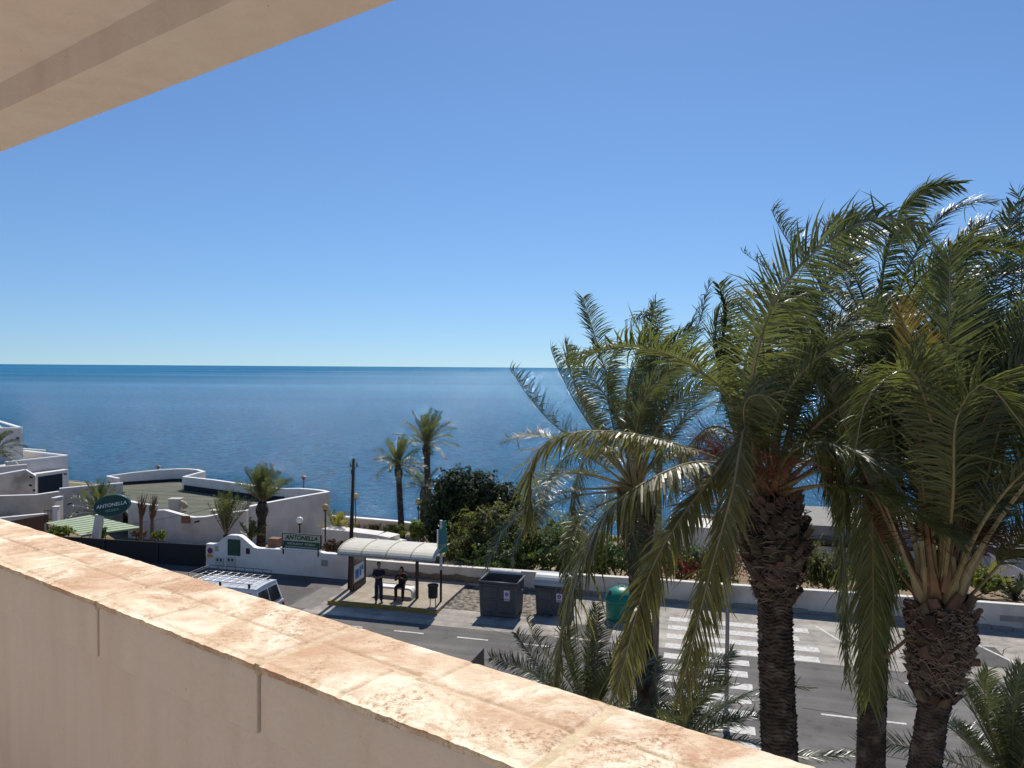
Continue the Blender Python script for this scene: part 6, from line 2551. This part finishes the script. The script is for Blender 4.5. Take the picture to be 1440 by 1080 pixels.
# --- background palms
def bg_palm(label, trunk_px, crown, d, r_, n, L_, el0, el1, g, w, seed, Lmax=.4, wl=.05, nl=24, zb=-2.5, group='date palms in the sea front gardens', mats=None, boot=True):
    rg = random.Random(seed)
    C = at(*crown, d)
    q = at(*trunk_px, d)
    root = thing('garden_palm', label, 'palm tree', V((q.x, q.y, zb)), group)
    k = 12
    mb = MB()
    pts = [V((q.x, q.y, zb))] + [V((q.x, q.y, zb)).lerp(C, (i + 1) / k) for i in range(k)]
    o = None
    mb = MB()
    nz_ = 60
    na = 14
    A0_ = V((q.x, q.y, zb))
    for i in range(nz_ + 1):
        u = i / nz_
        c = A0_.lerp(C, u)
        rr_ = r_ * (1.15 - .25 * u)
        H = (C - A0_).length
        if boot and (1 - u) * H < .9:
            rr_ *= 1.0 + .55 * math.sin(PI * min(1, (1 - u) * H / .9))
        for j in range(na):
            a = 2 * PI * j / na
            f_ = (i % 2) * .10 + .08 * noise.noise(V((math.cos(a) * 2, math.sin(a) * 2, i * .9)))
            mb.v.append(c + V((math.cos(a), math.sin(a), 0)) * rr_ * (1 + f_))
    for i in range(nz_):
        for j in range(na):
            a, b_ = i * na + j, i * na + (j + 1) % na
            mb.f.append((a, b_, b_ + na, a + na))
            mb.m.append(0)
    mb.build('trunk', m_trunk, root)
    for k in range(n):
        az = k * 2.39996 + rg.uniform(-.3, .3)
        u = (k + .5) / n
        el = math.radians(el0 + (el1 - el0) * u + rg.uniform(-7, 7))
        P = sim(C, az, el, L_ * rg.uniform(.85, 1.1), g * rg.uniform(.8, 1.2) * (.6 + .7 * u), w * rg.uniform(.5, 1.4), 10)
        frond(root, P, rg, Lmax=Lmax, nl=nl, wl=wl, start=.15, r0=.035, mats=mats or rg.choice([D_, D_, Dp]), ns=2, fold=.5, grav=.3, wind=.1)
    return root


bg_palm('stout palm with upright fronds in front of the restaurant wall', (366, 770), (369, 706), 43, .24, 40, 2.1, 88, 32, .10, .05, 41, Lmax=.45, zb=-1.6, mats=None)
bg_palm('narrow upright palm left of the stout palm before the restaurant', (315, 770), (318, 752), 42, .16, 26, 2.5, 88, 58, .10, .12, 42, Lmax=.36, zb=-1.6, boot=False)
bg_palm('small bushy palm at the foot of the stout palm', (350, 765), (352, 758), 42, .12, 16, 1.1, 80, 20, .2, .1, 43, Lmax=.3, zb=-1.6, boot=False)
bg_palm('slender palm against the sea with the lower crown', (566, 745), (560, 655), 52, .20, 40, 2.1, 85, -10, .40, .1, 44, Lmax=.42, nl=32, mats=D_)
bg_palm('taller palm against the sea behind the dark round bush', (603, 700), (600, 625), 58, .24, 42, 2.65, 85, -6, .34, .12, 45, Lmax=.5, nl=34, mats=D_)
bg_palm('low spreading palm half hidden by the dark round bush', (592, 700), (596, 686), 54, .18, 16, 1.9, 60, -5, .35, -.1, 46, Lmax=.4)
bg_palm('palm behind the oval green restaurant sign', (140, 752), (140, 722), 43.5, .14, 34, 1.9, 86, 15, .22, .05, 47, Lmax=.35, zb=-2)
bg_palm('dark palm in front of the modern white house tower', (-8, 700), (-6, 634), 64, .22, 30, 2.2, 80, -20, .5, .25, 48, Lmax=.5, zb=-4, mats=Dp)
bg_palm('small yellowish palm beside the telephone pole', (474, 750), (474, 747), 45, .1, 18, 1.4, 80, 20, .25, .15, 49, Lmax=.35, zb=-2, mats=[mat('yellow_green_leaf', (0.22, 0.21, 0.05), rough=.5, island=.3, trans=.35, tcol=(.35, .33, .06)), m_rach], boot=False)
bg_palm('yellow green yucca-like palm before the wall at right edge', (1385, 850), (1385, 835), 36.5, .12, 24, 1.7, 85, 15, .25, .15, 50, Lmax=.35, zb=-.6, mats=[mat('yellow_green_leaf', (0.22, 0.21, 0.05)), m_rach], boot=False)
bg_palm('dark spiky palm behind the long wall near the right edge', (1425, 860), (1428, 845), 35.5, .12, 22, 1.3, 80, 5, .2, .1, 51, Lmax=.3, zb=-.5, mats=LP, boot=False)

# tied up dry palms (brown bundles)
for (px, lb) in ((200, 'left one of two dry brown tied fan bundles beside the restaurant'), (215.5, 'right one of two dry brown tied fan bundles beside the restaurant')):
    rg = random.Random(px * 3)
    dd = 43.5
    bot = at(px - 2.5, 748, dd)
    g = thing('dry_bundle_plant', lb, 'plant', V((bot.x, bot.y, -1.9)), 'dry brown palm bundles')
    mb = MB()
    mb.tube([V((bot.x, bot.y, -1.9)), at(px - 1.5, 725, dd)], [.13, .09], 8)
    mb.build('trunk', mat('straw_brown', (0.22, 0.15, 0.09), (0.15, 0.1, 0.06), 9, .9), g)
    mb = MB()
    for k in range(70):
        a = at(px - 2 + rg.uniform(-1.2, 1.2), 742 - rg.uniform(0, 12), dd)
        tipx = px + rg.uniform(-8, 8)
        b_ = at(tipx, 690 + rg.uniform(0, 26) + abs(tipx - px) * .5, dd + rg.uniform(-.35, .35))
        if px > 210:
            b_.z -= .1
        m_ = a.lerp(b_, .5) + V(((px - 1) * 0, 0, 0))
        m_.x = a.x + (b_.x - a.x) * .32
        mb.tube([a, m_, b_], [.022, .02, .006], 4, cap=False)
    mb.build('dry_leaves', mat('dry_leaf_brown', (0.20, 0.125, 0.07), rough=.8, island=.35), g)


# ------------------------------------------------------------------ shrubs
def shrub(name, label, blobs, n, leaf, m, seed, cat='shrub', stem=True, elong=1.6, gap=.25, group=None, extra=None, zb=None, twig=0, kind=None):
    """blobs: (centre, (rx, ry, rz), weight). leaf clusters spread through noisy ellipsoids"""
    rg = random.Random(seed)
    c0 = blobs[0][0]
    zb = zb if zb is not None else min(b_[0].z - b_[1][2] for b_ in blobs)
    root = thing(name, label, cat, V((c0.x, c0.y, zb)), group)
    mb = MB()
    tot = sum(b_[2] for b_ in blobs)
    allm = m if isinstance(m, list) else [m]
    for c, r_, wgt in blobs:
        for k in range(int(n * wgt / tot)):
            z = rg.uniform(-.75, 1)
            a = rg.uniform(0, 2 * PI)
            q = math.sqrt(max(0, 1 - z * z))
            dr = V((q * math.cos(a), q * math.sin(a), z))
            lump = .74 + .62 * noise.noise(dr * 2.3 + V((seed, 0, c.x))) + .22 * noise.noise(dr * 6 + V((0, seed, c.x)))
            rad = rg.uniform(.55, 1.0) ** .5 * lump
            p = c + V((dr.x * r_[0], dr.y * r_[1], dr.z * r_[2])) * rad
            if noise.noise(p * (1.3 / max(.5, r_[0] * .35)) + V((seed, 3, 1))) < -gap:
                continue
            if p.z < zb:
                continue
            nrm = (dr + V((rg.uniform(-1, 1), rg.uniform(-1, 1), rg.uniform(-.6, 1))) * .9).normalized()
            t_ = nrm.cross(V((rg.uniform(-1, 1), rg.uniform(-1, 1), rg.uniform(-1, 1)))).normalized()
            b_ = nrm.cross(t_)
            s_ = leaf * rg.uniform(.45, 1.5)
            o_ = len(mb.v)
            mb.v += [p - t_ * s_ * elong * .5, p - b_ * s_ * .5 + nrm * s_ * .1, p + t_ * s_ * elong * .5, p + b_ * s_ * .5 + nrm * s_ * .1]
            mb.f.append((o_, o_ + 1, o_ + 2, o_ + 3))
            mb.m.append(0 if len(allm) == 1 or rg.random() > .12 else rg.randrange(1, len(allm)))
    fol = mb
    mb = MB()
    for c, r_, wgt in blobs:
        b0 = V((c.x, c.y, zb))
        for k in range(4 + twig):
            a = rg.uniform(0, 2 * PI)
            e = c + V((math.cos(a) * r_[0] * .7, math.sin(a) * r_[1] * .7, r_[2] * rg.uniform(-.2, .75)))
            m_ = b0.lerp(e, .5) + V((rg.uniform(-.15, .15), rg.uniform(-.15, .15), .1))
            mb.tube([b0, m_, e], [.05, .03, .01], 5)
    tw = MB()
    for k in range(int(14 * len(blobs)) if twig else 0):
        c, r_, w_ = blobs[rg.randrange(len(blobs))]
        a, z = rg.uniform(0, 2 * PI), rg.uniform(.0, .95)
        q = math.sqrt(1 - z * z)
        dr = V((q * math.cos(a), q * math.sin(a), z))
        p0 = c + V((dr.x * r_[0], dr.y * r_[1], dr.z * r_[2])) * .7
        d_ = (dr + V((0, 0, .5)) + V((rg.uniform(-.4, .4), rg.uniform(-.4, .4), 0))).normalized()
        l_ = rg.uniform(.5, 1.15)
        mb.tube([p0, p0 + d_ * l_ * .5, p0 + d_ * l_ + V((0, 0, -.06))], [.012, .008, .003], 4)
        for f_ in range(26):
            u = rg.uniform(.25, 1)
            p = p0 + d_ * l_ * u
            e_ = (d_ + V((rg.uniform(-1, 1), rg.uniform(-1, 1), rg.uniform(-1, 1)))).normalized()
            s2 = e_.cross(V((rg.uniform(-1, 1), rg.uniform(-1, 1), rg.uniform(-1, 1)))).normalized() * leaf * .22
            h_ = leaf * rg.uniform(.8, 1.6)
            tw.add([p, p + e_ * h_ * .5 + s2, p + e_ * h_, p + e_ * h_ * .5 - s2], [(0, 1, 2, 3)])
    fol.add(tw.v, tw.f)
    fol.build('foliage', allm, root)
    mb.build('branches', mat('shrub_wood', (0.10, 0.075, 0.05), (0.07, 0.05, 0.035), 8, .9), root)
    if extra:
        mb = MB()
        em, en, es = extra
        cl = []
        for k in range(max(4, en // 30)):
            c, r_, w_ = blobs[rg.randrange(len(blobs))]
            a, z = rg.uniform(PI, 2 * PI), rg.uniform(-.3, .8)
            q = math.sqrt(1 - z * z)
            cl.append(c + V((q * math.cos(a) * r_[0], q * math.sin(a) * r_[1], z * r_[2])) * .92)
        for k in range(en):
            c = cl[rg.randrange(len(cl))]
            p = c + V((rg.gauss(0, .16), rg.gauss(0, .16), rg.gauss(0, .16)))
            nrm = V((rg.uniform(-1, 1), rg.uniform(-1, 0), rg.uniform(-1, 1))).normalized()
            t_ = nrm.cross(V((rg.uniform(-1, 1), rg.uniform(-1, 1), rg.uniform(-1, 1)))).normalized()
            b_ = nrm.cross(t_)
            s_ = es * rg.uniform(.6, 1.2)
            mb.add([p - t_ * s_, p - b_ * s_, p + t_ * s_, p + b_ * s_], [(0, 1, 2, 3)])
        mb.build('flowers', em, root)
    return root


def blob(px, py, d, rpx, rpy, dep=None, w_=1.0):
    c = at(px, py, d)
    rx_, rz_ = rpx * d / F, rpy * d / F
    return (c, (rx_, dep or (rx_ + rz_) * .5, rz_), w_)


m_lf_dark = mat('ficus_leaf', (0.030, 0.048, 0.018), rough=.6, spec=.15, island=.45, trans=.15, tcol=(.05, .08, .015))
m_lf_dark2 = mat('ficus_leaf_light', (0.060, 0.085, 0.035), rough=.45, spec=.35, island=.3, trans=.15)
m_lf_ol = mat('olive_leaf', (0.115, 0.125, 0.045), rough=.6, spec=.3, island=.45, trans=.4, tcol=(.24, .25, .05))
m_lf_br = mat('brownish_leaf', (0.15, 0.115, 0.055), rough=.7, spec=.2, island=.3, trans=.2)
m_lf_gr = mat('fresh_green_leaf', (0.070, 0.115, 0.032), rough=.5, spec=.4, island=.4, trans=.35, tcol=(.11, .20, .03))
m_lf_ye = mat('lime_leaf', (0.15, 0.19, 0.03), rough=.5, spec=.3, island=.3, trans=.35, tcol=(.3, .36, .04))
m_red = mat('red_bougainvillea', (0.35, 0.035, 0.025), rough=.6, island=.35, trans=.3)

shrub('large_ficus', 'large dark green rounded bushy tree behind the shelter', [blob(642, 706, 44, 56, 54, 2.3, 1.4), blob(632, 742, 44, 48, 48, 2.0, 1), blob(695, 712, 44, 48, 44, 1.9, 1.1), blob(722, 728, 43.5, 30, 38, 1.6, .7), blob(655, 695, 43.5, 50, 42, 2.0, 1.0)],
      23000, .13, [m_lf_dark, m_lf_dark2, m_lf_dark2], 61, 'tree', gap=.32, zb=-1.6)
shrub('olive_shrub', 'tall loose olive brown shrub right of the bus stop sign', [blob(690, 752, 38, 62, 48, 1.5, 1.5), blob(655, 770, 37.5, 38, 36, 1.4, 1), blob(735, 765, 38, 44, 44, 1.5, 1)],
      17000, .085, [m_lf_ol, m_lf_br, m_lf_gr], 62, gap=.25, zb=-.4, elong=2.6, twig=8)
shrub('green_shrub', 'fresh green shrub behind the waste containers and wall', [blob(700, 790, 36, 62, 26, 1.1, 1), blob(775, 778, 36.5, 50, 38, 1.3, 1.1), blob(822, 785, 36.5, 42, 34, 1.2, 1)],
      14000, .08, [m_lf_gr, m_lf_ol, m_lf_ol], 63, gap=.22, zb=-.3, elong=2.2, twig=6)
shrub('feathery_shrub', 'thin grey green feathery shrub against the sea left of the big frond', [blob(785, 745, 39, 26, 30, 1.0, 1), blob(800, 762, 38, 30, 25, 1.0, 1)],
      2600, .07, [m_lf_ol, m_lf_gr], 64, gap=.2, zb=-.6, elong=2.6, twig=10)
shrub('green_shrub', 'dense green hedge shrub behind the recycling igloo', [blob(870, 785, 36, 38, 32, 1.1, 1), blob(905, 778, 37, 30, 34, 1.1, 1), blob(845, 768, 38, 20, 28, 1.0, .6)],
      9000, .08, [m_lf_gr, m_lf_ol], 65, gap=.22, zb=-.3, elong=2)
shrub('bougainvillea', 'red flowering bougainvillea spilling over the wall left of slim street lamp', [blob(960, 790, 36, 36, 34, 1.1, 1), blob(1010, 795, 35.8, 34, 38, 1.1, 1)],
      9000, .075, [m_lf_gr, m_lf_ol], 66, gap=.45, zb=-.3, extra=(m_red, 900, .045), twig=6)
shrub('green_shrub', 'mixed green shrub behind the wall right of the thick palm trunk', [blob(1125, 790, 36, 36, 46, 1.2, 1), blob(1165, 805, 35.6, 34, 36, 1.2, 1)],
      9000, .085, [m_lf_ol, m_lf_gr], 67, gap=.25, zb=-.3, twig=5)
shrub('green_shrub', 'shaded green shrub seen between the hanging fronds and nearest palm', [blob(1240, 810, 36, 44, 44, 1.2, 1), blob(1290, 815, 35.6, 36, 38, 1.2, 1)],
      8000, .085, [m_lf_gr, m_lf_ol], 68, gap=.4, zb=-.3)
shrub('green_shrub', 'yellowish green shrub at the right behind the nearest palm stems', [blob(1350, 815, 37, 34, 34, 1.1, 1), blob(1390, 828, 36, 26, 28, 1.0, .8)],
      7000, .08, [m_lf_ye, m_lf_ol], 69, gap=.4, zb=-.3, elong=2.5)
shrub('red_leaved_hedge', 'dark reddish clipped hedge between sign board and telephone pole', [blob(466, 768, 37, 12, 10, .6, 1), blob(482, 769, 36.5, 12, 10, .6, 1)],
      3200, .07, [mat('red_green_leaf', (0.07, 0.055, 0.025), rough=.6, island=.4, trans=.2), m_red], 70, gap=.6, zb=.2)
shrub('lime_bush', 'round lime green bush left of the oval sign post', [blob(84, 748, 43, 18, 9, .8, 1)], 3000, .07, [m_lf_ye, m_lf_ol], 71, gap=.6, zb=-1.5)
shrub('lime_bush', 'small lime green bush beside the dry brown bundles', [blob(224, 752, 43, 10, 7, .5, 1)], 1400, .07, [m_lf_ye, m_lf_ol], 72, gap=.6, zb=-1.5)
shrub('dark_bush', 'small dark bush at the foot of the oval sign post', [blob(143, 750, 42.4, 8, 10, .4, 1)], 1200, .08, [m_lf_gr, m_lf_dark2], 73, gap=.5, zb=-1.5)
shrub('red_flower_bed', 'low red flowering plants behind the dry brown bundles', [blob(196, 750, 44, 12, 6, .6, 1)], 1000, .07, [m_lf_br, m_red], 74, gap=.4, zb=-1.5)
shrub('straw_shrub', 'yellowish dry shrub at the foot of the slender palm', [blob(556, 748, 49, 16, 12, .8, 1), blob(545, 752, 48, 10, 8, .6, .5)], 2600, .09, [m_lf_ye, m_lf_br], 75, gap=.3, zb=-2.4, elong=3)
shrub('straw_shrub', 'yellowish shrub under the globe lamp beside the dark bush', [blob(586, 745, 47, 11, 16, .7, 1)], 2200, .09, [m_lf_ye, m_lf_ol], 76, gap=.3, zb=-2.3, elong=3)
shrub('pink_flower_bush', 'pink flowering bush below the pale promenade wall', [blob(530, 754, 46, 16, 6, .6, 1)], 1500, .08, [m_lf_gr, mat('pink_flower', (0.4, 0.1, 0.13), rough=.6, island=.3)], 77, gap=.4, zb=-2.2)
shrub('grey_reeds', 'dark thin reeds along the pale promenade wall', [blob(530, 744, 56, 26, 9, .3, 1), blob(500, 742, 56, 16, 8, .3, .6)], 1200, .05, [m_lf_br, m_lf_ol], 78, gap=.1, zb=-3.0, elong=9)
shrub('dry_ground_plants', 'pale dry succulents along the wall below the olive shrub', [blob(640, 796, 36, 26, 8, .7, 1), blob(675, 800, 35.6, 20, 7, .6, 1)], 2600, .06, [mat('pale_dry_leaf', (0.34, 0.29, 0.19), rough=.8, island=.3, trans=.2), m_lf_br], 79, gap=.35, zb=.1, elong=3)
